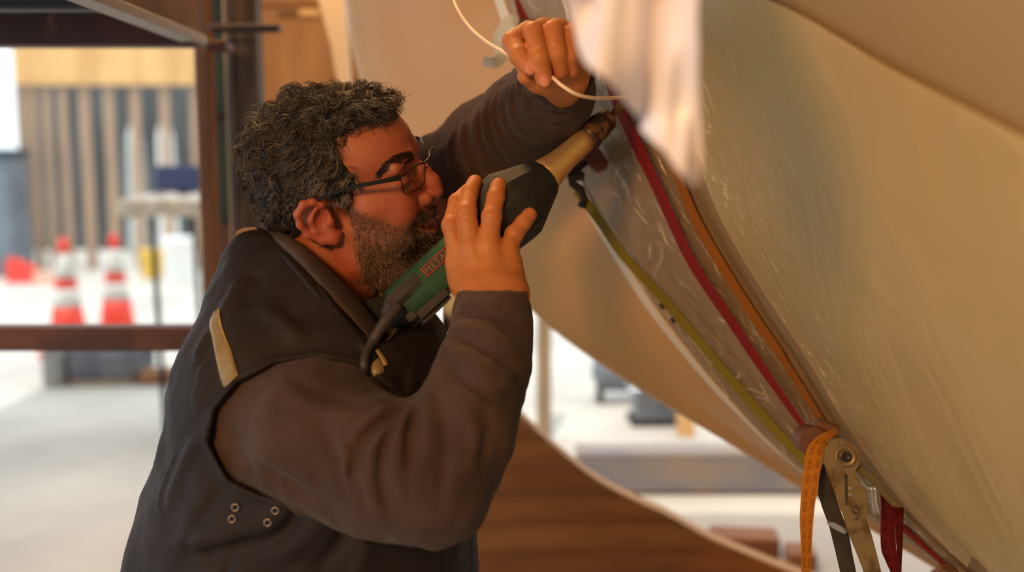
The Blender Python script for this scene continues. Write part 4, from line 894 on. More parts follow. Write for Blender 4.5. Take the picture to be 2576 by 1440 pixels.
RV, RF = g.mesh(); RV = relax(RV, RF, 1, .4)
g = Grid(c3(1250, 330, 1.16) - np.array([.01, .01, .10]), c3(1500, 40, 1.20) + np.array([.01, .01, .10]), .0012)
LHf = [[(1330, 78, 1.175, .0125), (1289, 106, 1.118, .0118), (1306, 140, 1.100, .0112), (1331, 170, 1.098, .0096)],
       [(1372, 72, 1.175, .0128), (1343, 82, 1.112, .0120), (1357, 146, 1.092, .0112), (1369, 200, 1.100, .0098)],
       [(1408, 74, 1.175, .0125), (1392, 79, 1.112, .0120), (1402, 136, 1.096, .0110), (1410, 178, 1.108, .0098)],
       [(1440, 86, 1.175, .0115), (1430, 92, 1.118, .0112), (1434, 140, 1.104, .0102), (1438, 176, 1.116, .0090)]]
for fg in LHf:
    gg = g.like(); finger(gg, fg, .003)
    a = g.f; b = gg.f; kk = .0016; tt_ = np.clip(.5 + .5 * (b - a) / kk, 0, 1); g.f = b + (a - b) * tt_ - kk * tt_ * (1 - tt_)
g.ell(c3(1392, 140, 1.165), (.048, .040, .026), .010); g.ell(c3(1402, 196, 1.150), (.036, .022, .022), .010)
g.cone(c3(1420, 205, 1.160), c3(1352, 206, 1.138), .020, .013, .008); g.cone(c3(1352, 206, 1.138), c3(1322, 192, 1.122), .0125, .0095, .004)   # thumb folded across the palm
g.cone(c3(1420, 200, 1.165), c3(1385, 262, 1.255), .0265, .026, .012)
nails = []
for (x, y, d, rx, ry) in ((1335, 173, 1.0905, .0060, .0070), (1371, 205, 1.0925, .0060, .0068)):
    q = g.hit(x, y, 1.02, 1.3); nails.append((q, rx))
    g.ell(q + np.array([0, 0, .0006]), (rx, ry, .0022), .0006)
    g.bump_lines([([q + np.array([rx * 1.12 * math.cos(a), ry * 1.12 * math.sin(a), .0008]) for a in np.linspace(-.5, math.pi + .5, 9)], .0011, -.0010)])
fold = lambda P, w_, a: ([q for q in (g.hit(x, y, 1.02, 1.3) for x, y in P) if q is not None], w_, a)
g.bump_lines([f for f in (fold([(1296, 140), (1310, 136), (1322, 142)], .0018, -.0010), fold([(1345, 112), (1360, 110)], .0018, -.0008), fold([(1340, 150), (1372, 150)], .0016, -.0007), fold([(1385, 105), (1412, 103)], .0018, -.0008)) if len(f[0]) > 1])
g.noise(220, .0003, 5, .005)
LV, LF = g.mesh(); LV = relax(LV, LF, 1, .4)
def hand_col(V, tips, nl=()):
    n = vnoise(V, 70, 6)[:, None]; c = np.array(lin((188, 119, 66))) * (1 - .5 * n) + np.array(lin((168, 99, 54))) * (.5 * n)
    for p in tips:
        t = np.exp(-np.sum((V - p) ** 2, 1) / .012 ** 2)[:, None] * .45; c = c * (1 - t) + np.array(lin((188, 100, 74))) * t
    for q, r in nl:
        t = np.clip(1.35 - np.linalg.norm((V - q) / np.array([1, 1.12, 1]), axis=1) / r, 0, 1)[:, None]; t = np.clip(t * 4, 0, 1); c = c * (1 - t) + np.array(lin((196, 124, 92))) * t
    return c
RC = hand_col(RV, [c3(*p[:3]) for fg in RH for p in (fg[1], fg[3])]); LC = hand_col(LV, [c3(*p[:3]) for fg in LHf for p in (fg[1], fg[3])], nails)

# ---------------------------------------------------------------- trunk profile shared by body, sweater and vest
SEC = np.array([(560, 640, 720, .02, 1.24), (600, 604, 800, .07, 1.24), (640, 574, 880, .095, 1.245), (700, 548, 960, .125, 1.25), (760, 527, 1060, .152, 1.25), (820, 506, 1110, .178, 1.25), (900, 476, 1142, .208, 1.255), (1000, 455, 1160, .226, 1.255), (1150, 425, 1180, .226, 1.25),
                (1300, 372, 1194, .222, 1.25), (1440, 330, 1198, .222, 1.25), (1560, 300, 1194, .22, 1.25), (1700, 290, 1180, .21, 1.25)], float)
s_y = -(SEC[:, 0] - CY) * 1.24 / FPX; s_l = (SEC[:, 1] - CX) * 1.24 / FPX; s_r = (SEC[:, 2] - CX) * 1.24 / FPX; s_b = SEC[:, 3]; s_d = SEC[:, 4]; od = np.argsort(s_y)
def trunk(inset, pw=2.3):
    def fn(x, y, z):
        I = lambda v: np.interp(y, s_y[od], v[od]).astype(np.float32)
        a = np.maximum((I(s_r) - I(s_l)) / 2 - inset, .01); cx = (I(s_r) + I(s_l)) / 2; b = np.maximum(I(s_b) - inset, .01); cd = I(s_d)
        v = ((np.abs(x - cx) / a) ** pw + (np.abs(z - cd) / b) ** pw) ** (1 / pw) - 1
        return np.maximum(v * np.minimum(a, b) * .9, y - s_y.max() + inset)
    return fn
ybot = c3(0, 1700, 1.24)[1]
ARM_R = [(700, 1060, 1.140, .074), (800, 1098, 1.062, .0705), (960, 1178, 1.022, .0640), (1082, 1222, 1.012, .0560), (1160, 1085, 1.030, .0510), (1212, 935, 1.068, .0450), (1236, 815, 1.096, .0385), (1239, 738, 1.110, .0365)]
ARM_L = [(985, 600, 1.455, .085), (1120, 470, 1.440, .072), (1235, 372, 1.405, .066), (1325, 300, 1.330, .058), (1385, 245, 1.250, .0500), (1412, 182, 1.185, .0395)]
# body under the clothes
g = Grid(c3(300, 1700, 1.2) - np.array([.02, .02, .30]), c3(1480, 560, 1.3) + np.array([.05, .05, .30]), .007)
g.op(trunk(.03), g.lo, g.lo + g.h * g.n, .0)
NECK = [(560, 540), (660, 575), (705, 612), (770, 690), (840, 768), (905, 834), (950, 868), (985, 850), (1040, 760), (1150, 640), (1150, 500), (560, 480)]
sl, X = g.block(g.lo, (g.lo[0] + g.h * g.n[0], g.lo[1] + g.h * g.n[1], 1.31)); g.f[sl] = np.maximum(g.f[sl], -(poly_sd(X[0] / X[2] * FPX + CX, CY - X[1] / X[2] * FPX, NECK).astype(np.float32) - 30) * 1.2 / FPX)
g.chain([c3(*p[:3]) for p in ARM_R[:7]], [p[3] - .018 for p in ARM_R[:7]], .02); g.chain([c3(*p[:3]) for p in ARM_L[:-1]], [p[3] - .018 for p in ARM_L[:-1]], .02)
g.cone(c3(800, 800, 1.265), c3(780, 930, 1.26), .06, .09, .02)
BV_, BF_ = g.mesh()
person_base = np.array([W(760, 1560, 1.25)[0], W(760, 1560, 1.25)[1], 0.0])
man = thing('person', 'kneeling man in dark vest and brown sweater guiding a tool along the hull', 'person', person_base)
Vb = np.vstack([c2w(h2c(HVl)), c2w(RV), c2w(LV), c2w(BV_)]); n1, n2, n3 = len(HVl), len(RV), len(LV)
Fb = np.vstack([HFc, RF + n1, LF + n1 + n2, BF_ + n1 + n2 + n3]); Cb = np.vstack([colh, RC, LC, np.tile(skin, (len(BV_), 1))])
m_skin = mat('skin', (200, 130, 100), .52, attr='Col', sss=.18, bump=.12, bscale=700, spec=.35)
body = mk('body', Vb, Fb, m_skin, man, colors=Cb)
# teeth in the smile
parts = []
for i in range(-5, 6):
    a = i * .27; c = np.array([.0715 + .0165 * math.cos(a), .0170 * math.sin(a) * 1.25, -.0565 + .004 * (1 - math.cos(a))]); wv_ = np.array([-math.sin(a), math.cos(a) * 1.25, 0]); wv_ /= np.linalg.norm(wv_); nv_ = np.array([wv_[1], -wv_[0], 0]); h = .0050 if abs(i) < 2 else .0044; wd = .0027
    q = [c + sx * wv_ * wd * (1 if z > 0 else .86) + nv_ * sn + np.array([0, 0, z]) for z in (h * .6, -h) for sn in (.0018, -.002) for sx in (-1, 1)]
    parts.append((c2w(h2c(np.array(q))), [(0, 1, 3, 2), (4, 6, 7, 5), (0, 4, 5, 1), (2, 3, 7, 6), (0, 2, 6, 4), (1, 5, 7, 3)]))
V, F = merge(parts); mk('teeth', V, F, mat('teeth', (226, 210, 182), .3), body)

# ---------------------------------------------------------------- hair and beard
HP = [(.145, .078), (.100, .083), (.080, .087), (.056, .088), (.038, .083), (.035, .068), (.049, .043), (.044, .020), (.032, -.010), (.015, -.012), (.013, .016), (-.006, .026), (-.026, .022), (-.036, .002), (-.036, -.030), (-.052, -.048), (-.16, -.058), (-.16, .2), (.145, .2)]
g = Grid((-.145, -.105, -.075), (.125, .105, .150), .0018)
g.ell((-.012, 0, .047), (.101, .0785, .085), 0); g.ell((.048, 0, .088), (.046, .052, .029), .015); g.ell((-.068, 0, .0), (.042, .056, .052), .02); g.ell((.0, 0, .03), (.045, .0775, .062), .01)
sl, X = g.block(g.lo, g.lo + g.h * g.n); pd = poly_sd(X[0][:, :, 0], X[2][0, 0, :][None, :], HP)[:, None, :].astype(np.float32) + .003
kk = .010; a = g.f; tt_ = np.clip(.5 - .5 * (pd - a) / kk, 0, 1); g.f = pd + (a - pd) * tt_ + kk * tt_ * (1 - tt_)
g.noise(60, .0035, 8, .02); g.noise(150, .0020, 9, .02)
hV, hF = g.mesh(); hV = relax(hV, hF, 1, .4); hN = vnormals(hV, hF)
hair = mk('hair', c2w(h2c(hV)), hF, mat('hair base', (34, 30, 30), .7, c2=(20, 18, 19), nscale=160, spec=.3), man)
def strands(name, P, N, D, length, r, curl, turns, seg, col, m, parent, lift=.3, rng=RNG, phase=None, pull=None):
    M = len(P); t = np.linspace(0, 1, seg)[None, :, None]; B = np.cross(N, D); B /= np.linalg.norm(B, axis=1)[:, None] + 1e-12
    ph = (rng.random(M) * 6.28 if phase is None else phase)[:, None, None]; ln = length[:, None, None]; tn = turns[:, None, None] * 6.28; cu = curl[:, None, None]
    Q = P[:, None] + D[:, None] * ln * t + N[:, None] * (ln * lift * np.sin(t * 2.6) + cu * (np.cos(ph + tn * t) - np.cos(ph)) * np.minimum(1, t * 3)) + B[:, None] * cu * (np.sin(ph + tn * t) - np.sin(ph)) * np.minimum(1, t * 3)
    if pull is not None: Q = Q + pull[:, None] * t ** 1.5
    T = np.gradient(Q, axis=1); T /= np.linalg.norm(T, axis=2)[..., None] + 1e-12; n1 = np.cross(T, np.broadcast_to(N[:, None] + .01, T.shape)); n1 /= np.linalg.norm(n1, axis=2)[..., None] + 1e-9; n2 = np.cross(T, n1)
    rr = (r[:, None] * (1 - .75 * np.linspace(0, 1, seg)[None] ** 2))[..., None]
    V = np.stack([Q + rr * (math.cos(a) * n1 + math.sin(a) * n2) for a in (0, 2.094, 4.189)], 2).reshape(-1, 3)
    base = (np.arange(M)[:, None, None] * seg + np.arange(seg - 1)[None, :, None]) * 3; k = np.arange(3)[None, None]
    F = np.stack([base + k, base + (k + 1) % 3, base + 3 + (k + 1) % 3, base + 3 + k], -1).reshape(-1, 4)
    return mk(name, c2w(h2c(V)), F, m, parent, colors=np.repeat(col, seg * 3, axis=0))
def clump_ids(P, C):
    out = np.zeros(len(P), int)
    for a in range(0, len(P), 2000): out[a:a + 2000] = np.argmin(((P[a:a + 2000, None] - C[None]) ** 2).sum(2), 1)
    return out
def tang(N, D):
    D = D - N * np.sum(N * D, 1)[:, None]; return D / (np.linalg.norm(D, axis=1)[:, None] + 1e-9)
m_strand = mat('hair strands', (70, 64, 60), .42, attr='Col', spec=.45)
i = RNG.choice(len(hV), 14500); P, N = hV[i] - hN[i] * .001, hN[i]
ci = RNG.choice(len(hV), 1300); Cc, Cn_ = hV[ci], hN[ci]; cid = clump_ids(P, Cc)
flow = np.array([-.75, 0, -.30])[None] + np.clip((Cc[:, 0:1] - .035) / .02, 0, 1) * np.array([1.05, -.45, .05])[None] + np.clip((.05 - Cc[:, 2:3]) / .04, 0, 1) * np.array([.25, 0, -.75])[None]
Dc = tang(Cn_, flow + .55 * RNG.normal(size=(len(ci), 3)))
D = tang(N, Dc[cid] + .14 * RNG.normal(size=(len(i), 3)))
ph_c = RNG.random(len(ci)) * 6.28; tn_c = .55 + .75 * RNG.random(len(ci)); cu_c = .0018 + .0024 * RNG.random(len(ci)); ln_c = .014 + .012 * RNG.random(len(ci))
side_g = np.clip((.075 - P[:, 2]) / .05, 0, 1) * np.clip((P[:, 0] + .045) / .05, 0, 1)
gray = np.clip(.16 + .50 * side_g + .10 * RNG.normal(size=len(ci))[cid] + .14 * RNG.normal(size=len(i)), .0, 1)[:, None]
cl = np.array(lin((34, 30, 31))) * (1 - gray) + np.array(lin((156, 140, 126))) * gray
short = np.clip(.45 + P[:, 2] / .12, .42, 1.0)
strands('hair_strands', P, N, D, ln_c[cid] * short * (.8 + .4 * RNG.random(len(i))), .00028 + .00020 * RNG.random(len(i)), cu_c[cid] * short, tn_c[cid], 9, cl, m_strand, hair, .20, phase=ph_c[cid] + .35 * RNG.normal(size=len(i)), pull=(Cc[cid] - P) * .55)
# beard
bm2 = bmk * (.38 + .62 * np.clip((-.015 - HVl[:, 2]) / .04, 0, 1)); bm2 = np.where((HVl[:, 0] > .074) & (HVl[:, 2] > -.056) & (np.abs(HVl[:, 1]) < .036), bmk * 1.6, bm2); area_ok = RNG.random(len(HVl)) < bm2 * .55
i = np.nonzero(area_ok)[0]; P, N = HVl[i], HNl[i]; rd = RNG.normal(size=(len(i), 3))
D = tang(N, np.array([.15, 0, -.9])[None] + .55 * rd) * .9 + N * .25; D /= np.linalg.norm(D, axis=1)[:, None]
gray = np.clip(.44 + .25 * RNG.normal(size=len(i)) - .45 * np.exp(-((P[:, 0] - .078) / .012) ** 2) * (P[:, 2] < -.06) - .30 * (P[:, 0] > .080) * (P[:, 2] > -.052), 0, 1)[:, None]
cl = np.array(lin((52, 40, 36))) * (1 - gray) + np.array(lin((168, 136, 108))) * gray
ln = (.005 + .008 * RNG.random(len(i))) * (.55 + .6 * np.clip((-.03 - P[:, 2]) / .05, 0, 1))
strands('beard', P - N * .0005, N, D, ln, .00020 + .00014 * RNG.random(len(i)), .0008 + .0012 * RNG.random(len(i)), .4 + .8 * RNG.random(len(i)), 6, cl, m_strand, man, .22)
# eyebrows
for s in (-1, 1):
    k = RNG.random(620); up_ = spline(np.array([hp(*p) for p in ((955, 436, -.054), (968, 412, -.049), (990, 396, -.040), (1014, 385, -.026), (1032, 384, -.014))]), 60); dn_ = spline(np.array([hp(*p) for p in ((956, 448, -.054), (976, 430, -.049), (1000, 415, -.039), (1024, 403, -.024), (1037, 396, -.013))]), 60)
    ki = (k * 59).astype(int); mixf = RNG.random(620)[:, None]; P = up_[ki] * mixf + dn_[ki] * (1 - mixf) + RNG.normal(size=(620, 3)) * .0006; P[:, 1] *= -s
    idx = [int(np.argmin(np.sum((HVl - p) ** 2, 1))) for p in P]; P = HVl[idx]; N = HNl[idx]; D = tang(N, np.array([-.70, s * .55, .12])[None] + .18 * RNG.normal(size=(620, 3)))
    strands('eyebrow', P, N, D, .004 + .003 * RNG.random(620), np.full(620, .00030), np.full(620, .0002), np.full(620, .3), 5, np.tile(lin((38, 28, 28)), (620, 1)), m_strand, man, .10)

# ---------------------------------------------------------------- sweater (both sleeves and the trunk under the vest)
m_sw = mat('brown fleece', (73, 57, 52), .9, c2=(63, 49, 45), nscale=14, bump=.25, bscale=420, sheen=.06, spec=.15)
g = Grid((c3(300, 0, 1.15)[0], c3(0, 1530, 1.2)[1], .935), (c3(1530, 0, 1.2)[0], c3(0, 150, 1.3)[1], 1.56), .0026)
g.op(trunk(.014), g.lo, g.lo + g.h * g.n, .0)
g.chain([c3(*p[:3]) for p in ARM_R], [p[3] for p in ARM_R], .03); g.chain([c3(*p[:3]) for p in ARM_L], [p[3] for p in ARM_L], .025)
g.cone(c3(1239, 738, 1.110), c3(1240, 690, 1.122), .0325, .0325, 0, 'sub'); g.cone(c3(1411, 186, 1.190), c3(1430, 130, 1.10), .0350, .0430, .006, 'sub')
sl, X = g.block((c3(1150, 0, 1.1)[0], c3(0, 734, 1.1)[1], 1.0), (c3(1345, 0, 1.1)[0], c3(0, 640, 1.1)[1], 1.165)); g.f[sl] = np.maximum(g.f[sl], X[1] - c3(0, 730, 1.11)[1])   # cuff end
# neck opening
sl, X = g.block((c3(640, 0, 1.2)[0], c3(0, 900, 1.2)[1], 1.0), (c3(1150, 0, 1.25)[0], g.lo[1] + g.h * g.n[1], 1.5))
px_, py_ = X[0] / X[2] * FPX + CX, CY - X[1] / X[2] * FPX
NECK = [(560, 540), (660, 575), (705, 612), (770, 690), (840, 768), (905, 834), (950, 868), (985, 850), (1040, 760), (1150, 640), (1150, 500), (560, 480)]
g.f[sl] = np.where(X[2] < 1.40, np.maximum(g.f[sl], -poly_sd(px_, py_, NECK).astype(np.float32) * 1.2 / FPX), g.f[sl])
q2 = lambda P: [(320 + x / 1.636, 560 + y / 1.636) for x, y in P]
def folds(g, items, d0=.93, d1=1.56):
    out = []
    for P, w_, a in items:
        S = spline(np.array(P, float), 12) if len(P) > 2 else np.array(P, float); L = [p for p in (g.hit(x, y, d0, d1) for x, y in S) if p is not None]
        if len(L) > 1: out.append((np.array(L), w_, a))
    g.bump_lines(out)
FR = [(q2([(1112, 778), (1010, 850), (958, 945), (925, 1050), (985, 1180)]), .009, -.010), (q2([(1090, 760), (985, 830), (900, 900)]), .010, .005), (q2([(1130, 800), (1060, 900), (1045, 1040), (1075, 1180)]), .008, -.0055), (q2([(1090, 830), (1020, 930), (1000, 1060), (1040, 1190)]), .008, .006),
      (q2([(1170, 745), (1120, 880), (1110, 1020), (1140, 1160)]), .008, .006), (q2([(1200, 735), (1160, 880), (1165, 1030)]), .008, -.005), (q2([(1230, 700), (1240, 860), (1225, 1010)]), .009, .005), (q2([(1270, 690), (1310, 830), (1310, 1000), (1290, 1120)]), .009, -.004), (q2([(1285, 560), (1400, 660), (1500, 720), (1600, 735)]), .009, -.007), (q2([(1300, 500), (1400, 570), (1500, 640), (1608, 690)]), .010, .006),
      (q2([(1335, 478), (1420, 500), (1520, 555), (1610, 610)]), .007, -.008), (q2([(1340, 430), (1440, 440), (1540, 490), (1630, 560)]), .009, .006), (q2([(1362, 385), (1460, 378), (1560, 400), (1636, 420)]), .006, -.006), (q2([(1370, 340), (1480, 330), (1636, 360)]), .008, .0025), (q2([(1480, 560), (1540, 620), (1600, 640)]), .006, .004),
      (q2([(540, 1005), (640, 1060), (790, 1150), (900, 1200)]), .010, -.006), (q2([(520, 960), (660, 1000), (780, 1060)]), .010, .004), (q2([(800, 830), (850, 940), (870, 1060), (930, 1180)]), .012, -.006), (q2([(860, 870), (900, 980), (900, 1090)]), .011, .005), (q2([(620, 660), (760, 760), (960, 800)]), .012, .003), (q2([(680, 640), (800, 700), (940, 740), (1040, 760)]), .010, -.003),
      (q2([(390, 800), (450, 950), (540, 1060)]), .014, -.005), (q2([(400, 1000), (500, 1060), (620, 1080)]), .010, .004), (q2([(1380, 760), (1430, 880), (1400, 1040)]), .010, .004), (q2([(1470, 740), (1490, 860), (1440, 1000)]), .010, -.003)]
folds(g, [(P, w_ * .66, a * 1.35) for P, w_, a in FR])
z3 = lambda P: [(1100 + x / 3.4286, y / 3.4286) for x, y in P]
FL = []
for k, (a, b, c, d) in enumerate((((700, 660), (690, 800), (780, 950), (900, 1080)), ((660, 700), (620, 860), (680, 1020), (830, 1170)), ((590, 740), (540, 900), (590, 1080), (740, 1250)), ((520, 800), (470, 960), (520, 1150), (640, 1300)), ((430, 880), (400, 1040), (450, 1220), (560, 1380)), ((350, 950), (330, 1120), (380, 1300), (470, 1430)), ((240, 1040), (220, 1200), (270, 1400), (330, 1560)), ((120, 1140), (110, 1300), (150, 1480), (200, 1600)), ((770, 780), (860, 880), (1000, 950), (1120, 960)), ((740, 760), (800, 930), (950, 1040), (1120, 1080)))):
    P = z3([a, b, c, d]); FL.append((P, .0045, .0070)); FL.append(([(x + 9, y + 7) for x, y in P], .0048, -.0065))
folds(g, FL, 1.05, 1.56)
g.noise(28, .004, 12, .02); g.noise(70, .0012, 13, .02)
swV, swF = g.mesh(); swV = relax(swV, swF, 1, .5)
mk('sweater', c2w(swV), swF, m_sw, man)
# T-shirt at the throat
g = Grid(c3(840, 960, 1.28) - np.array([.05, .02, .16]), c3(1020, 700, 1.28) + np.array([.05, .03, .16]), .003)
g.cone(h2c(neck_c), c3(870, 960, 1.26), .074, .105, 0); g.cone(c3(930, 800, 1.245), c3(950, 980, 1.235), .062, .085, .02)
nrm_ = h2c(neck_c) - h2c(np.array([-.022, 0, -.045])); nrm_ /= np.linalg.norm(nrm_); p0_ = c3(935, 752, 1.22)
sl, X = g.block(g.lo, g.lo + g.h * g.n); g.f = np.maximum(g.f, (X[1] - p0_[1] - .25 * (X[0] - p0_[0])).astype(np.float32) + 0 * g.f)
tV, tF = g.mesh(); mk('t_shirt', c2w(tV), tF, mat('black cotton', (30, 29, 32), .9, bump=.2, bscale=300), man)

# ---------------------------------------------------------------- vest
m_vest = mat('dark softshell', (39, 33, 34), .72, c2=(32, 28, 31), nscale=7, bump=.10, bscale=240, spec=.25)
g = Grid((c3(270, 0, 1.2)[0], c3(0, 1560, 1.2)[1], .99), (c3(1230, 0, 1.25)[0], c3(0, 540, 1.2)[1], 1.52), .0026)
g.op(trunk(-.001), g.lo, g.lo + g.h * g.n, .0)
g.ell(c3(690, 960, 1.155), (.105, .075, .085), .04)
sl, X = g.block((c3(480, 0, 1.2)[0], c3(0, 1300, 1.2)[1], .98), (c3(1100, 0, 1.1)[0], c3(0, 860, 1.1)[1], 1.19))
px_, py_ = X[0] / X[2] * FPX + CX, CY - X[1] / X[2] * FPX
HOLE = [(528, 1110), (545, 1035), (598, 966), (690, 920), (800, 905), (900, 924), (975, 975), (1030, 1040), (1060, 1130), (1010, 1220), (900, 1262), (780, 1266), (660, 1243), (580, 1205)]
pdh = poly_sd(px_, py_, HOLE).astype(np.float32) * 1.1 / FPX; a = g.f[sl]
ridge = .0035 * np.exp(-((pdh - .006) / .004) ** 2)
pdh = np.maximum(pdh, X[2] - 1.17); kk = .006; b = -pdh; tt_ = np.clip(.5 - .5 * (b - a) / kk, 0, 1); g.f[sl] = b + (a - b) * tt_ + kk * tt_ * (1 - tt_) - ridge
sl, X = g.block((c3(540, 0, 1.2)[0], c3(0, 900, 1.2)[1], .98), (c3(1180, 0, 1.25)[0], g.lo[1] + g.h * g.n[1], 1.45))
px_, py_ = X[0] / X[2] * FPX + CX, CY - X[1] / X[2] * FPX; pdn = poly_sd(px_, py_, NECK).astype(np.float32) * 1.2 / FPX
g.f[sl] = np.where(X[2] < 1.36, np.maximum(g.f[sl], -pdn), g.f[sl])
q5 = lambda P: [(480 + x / 3.272, 560 + y / 3.272) for x, y in P]
FV = [(q5([(205, 1180), (150, 1280), (90, 1440), (50, 1560)]), .004, .0035), (q5([(185, 1000), (110, 1180), (60, 1380), (20, 1520)]), .005, .004), (q5([(170, 960), (130, 1060), (70, 1200)]), .005, -.004), (q5([(150, 900), (80, 1010), (30, 1130)]), .006, .004), (q5([(990, 560), (985, 760), (1000, 1040)]), .0025, -.002), (q5([(430, 400), (330, 620), (250, 760)]), .012, .004),
      (q5([(560, 360), (520, 560), (420, 700)]), .014, -.004), (q5([(600, 700), (760, 820), (900, 960)]), .014, .004), (q2([(470, 1010), (300, 1240), (230, 1400)]), .012, -.004), (q2([(190, 950), (130, 1140), (145, 1200)]), .003, .003), (q2([(330, 830), (250, 960), (200, 1080), (150, 1200)]), .012, .004), (q2([(700, 1120), (560, 1230), (380, 1290), (180, 1320)]), .012, .006),
      (q2([(740, 1150), (620, 1290), (420, 1350), (220, 1400)]), .012, -.006), (q2([(820, 1180), (740, 1300), (600, 1400)]), .010, .005), (q2([(450, 1330), (410, 1440), (400, 1500)]), .006, -.004), (q2([(1000, 1290), (960, 1400), (930, 1500)]), .010, .005), (q2([(900, 1250), (860, 1340), (760, 1440)]), .012, -.005), (q2([(1245, 1280), (1270, 1360), (1280, 1470)]), .004, .005), (q2([(1255, 1280), (1285, 1360), (1292, 1470)]), .003, -.004),
      (q2([(960, 480), (1010, 560), (1060, 700)]), .006, .004), (q2([(1180, 600), (1160, 700), (1130, 780)]), .008, .005)]
folds(g, [(P, w_ * .75, a * 1.3) for P, w_, a in FV], .99, 1.5)
g.noise(16, .006, 21, .02); g.noise(45, .0014, 22, .02)
vV, vF = g.mesh(); vV = relax(vV, vF, 2, .5); vest = mk('vest', c2w(vV), vF, m_vest, man)
vg = g
def patch(name, L, R_, m, parent, lift=.0025, n=24, k=5, d0=.99):
    A = spline(np.array(L, float), n); B = spline(np.array(R_, float), n); G_ = np.zeros((n, k, 3)); last = None
    for i in range(n):
        for j in range(k):
            p = A[i] + (B[i] - A[i]) * j / (k - 1); h = vg.hit(p[0], p[1], d0, 1.5)
            if h is None: h = c3(p[0], p[1], np.nan)
            G_[i, j] = (*p, h[2])
    Z = G_[:, :, 2].copy(); ok = ~np.isnan(Z); Z[~ok] = np.nanmax(Z)
    G_ = np.stack([(G_[:, :, 0] - CX) / FPX, -(G_[:, :, 1] - CY) / FPX, np.ones_like(Z)], 2)
    for _ in range(3): Z[1:-1] = (Z[:-2] + 2 * Z[1:-1] + Z[2:]) / 4
    G_ = G_ * (Z - lift)[..., None]; A_ = c2w(G_.reshape(-1, 3)); B_ = A_ + FW * .0022; n_ = len(A_); Fq = grid_faces(n, k)
    e = [i * k for i in range(n)] + [(n - 1) * k + j for j in range(1, k)] + [i * k + k - 1 for i in range(n - 2, -1, -1)] + list(range(k - 2, 0, -1))
    F = Fq + [tuple(i + n_ for i in f[::-1]) for f in Fq] + [(e[i], e[(i + 1) % len(e)], e[(i + 1) % len(e)] + n_, e[i] + n_) for i in range(len(e))]
    return mk(name, np.vstack([A_, B_]), F, m, parent)
m_tape = mat('reflective tape', (150, 130, 90), .45, .15, c2=(132, 114, 76), nscale=30)
patch('reflective_tape', q5([(190, 735), (152, 835), (176, 960), (212, 1150), (250, 1310), (275, 1362)]), q5([(238, 700), (238, 785), (268, 900), (328, 1050), (372, 1200), (388, 1258)]), m_tape, vest, .0035)
patch('reflective_tape', [(932, 918), (938, 945), (950, 972)], [(952, 900), (966, 925), (964, 976)], m_tape, vest, .004, 8, 3); patch('reflective_tape', [(944, 882), (958, 905), (966, 922)], [(950, 878), (968, 900), (976, 918)], m_tape, vest, .006, 8, 3)
m_grom = mat('grommet', (150, 134, 120), .35, .8)
for x, y in ((594, 1276), (586, 1305), (694, 1284), (675, 1314)):
    h = vg.hit(x, y, .99, 1.5); a = np.linspace(0, 2 * np.pi, 20, endpoint=False); ring = np.stack([h[0] + .0034 * np.cos(a), h[1] + .0034 * np.sin(a), np.full(20, h[2] - .0030)], 1); Wr = c2w(ring)
    V, F = tube_geo(np.vstack([Wr, Wr[:2]]), .0009, 8, cap=False); mk('grommet', V, F, m_grom, vest)
# collar: turned-up lining strip and dark outer fold
def collar(name, U_, D_, th, m):
    A = np.array([W(*p) for p in spline(np.array(U_, float), 50)]); B = np.array([W(*p) for p in spline(np.array(D_, float), 50)]); n, k = 50, 6
    G_ = np.stack([A + (B - A) * s - FW * (.008 * math.sin(math.pi * s)) for s in np.linspace(0, 1, k)], 1).reshape(-1, 3); B_ = G_ + FW * th; n_ = len(G_); Fq = grid_faces(n, k)
    e = [i * k for i in range(n)] + [(n - 1) * k + j for j in range(1, k)] + [i * k + k - 1 for i in range(n - 2, -1, -1)] + list(range(k - 2, 0, -1))
    F = Fq + [tuple(i + n_ for i in f[::-1]) for f in Fq] + [(e[i], e[(i + 1) % len(e)], e[(i + 1) % len(e)] + n_, e[i] + n_) for i in range(len(e))]
    return mk(name, np.vstack([G_, B_]), F, m, vest)
m_lin = mat('brown collar lining', (72, 57, 54), .8, c2=(62, 50, 48), nscale=12, bump=.1, bscale=200)
collar('collar', [(655, 580, 1.215), (715, 588, 1.175), (765, 622, 1.150), (830, 680, 1.148), (890, 742, 1.155), (938, 800, 1.158), (958, 836, 1.150)], [(640, 598, 1.205), (700, 618, 1.160), (760, 672, 1.128), (830, 745, 1.118), (890, 808, 1.118), (928, 855, 1.120), (945, 878, 1.122)], .005, m_lin)
collar('collar_fold', [(640, 590, 1.215), (700, 614, 1.172), (748, 656, 1.138), (810, 722, 1.122), (875, 792, 1.118), (920, 848, 1.118), (940, 875, 1.12)], [(636, 604, 1.212), (690, 632, 1.166), (738, 686, 1.126), (805, 768, 1.104), (868, 838, 1.098), (910, 890, 1.096), (932, 915, 1.098)], .006, m_vest)
V, F = plate_geo([(590, 600), (594, 582), (612, 573), (640, 571), (652, 580), (650, 592), (618, 594), (600, 606), (592, 622), (587, 618)], 1.19, .012); mk('collar_tab', V, F, mat('leather tab', (128, 92, 74), .6), vest, False)

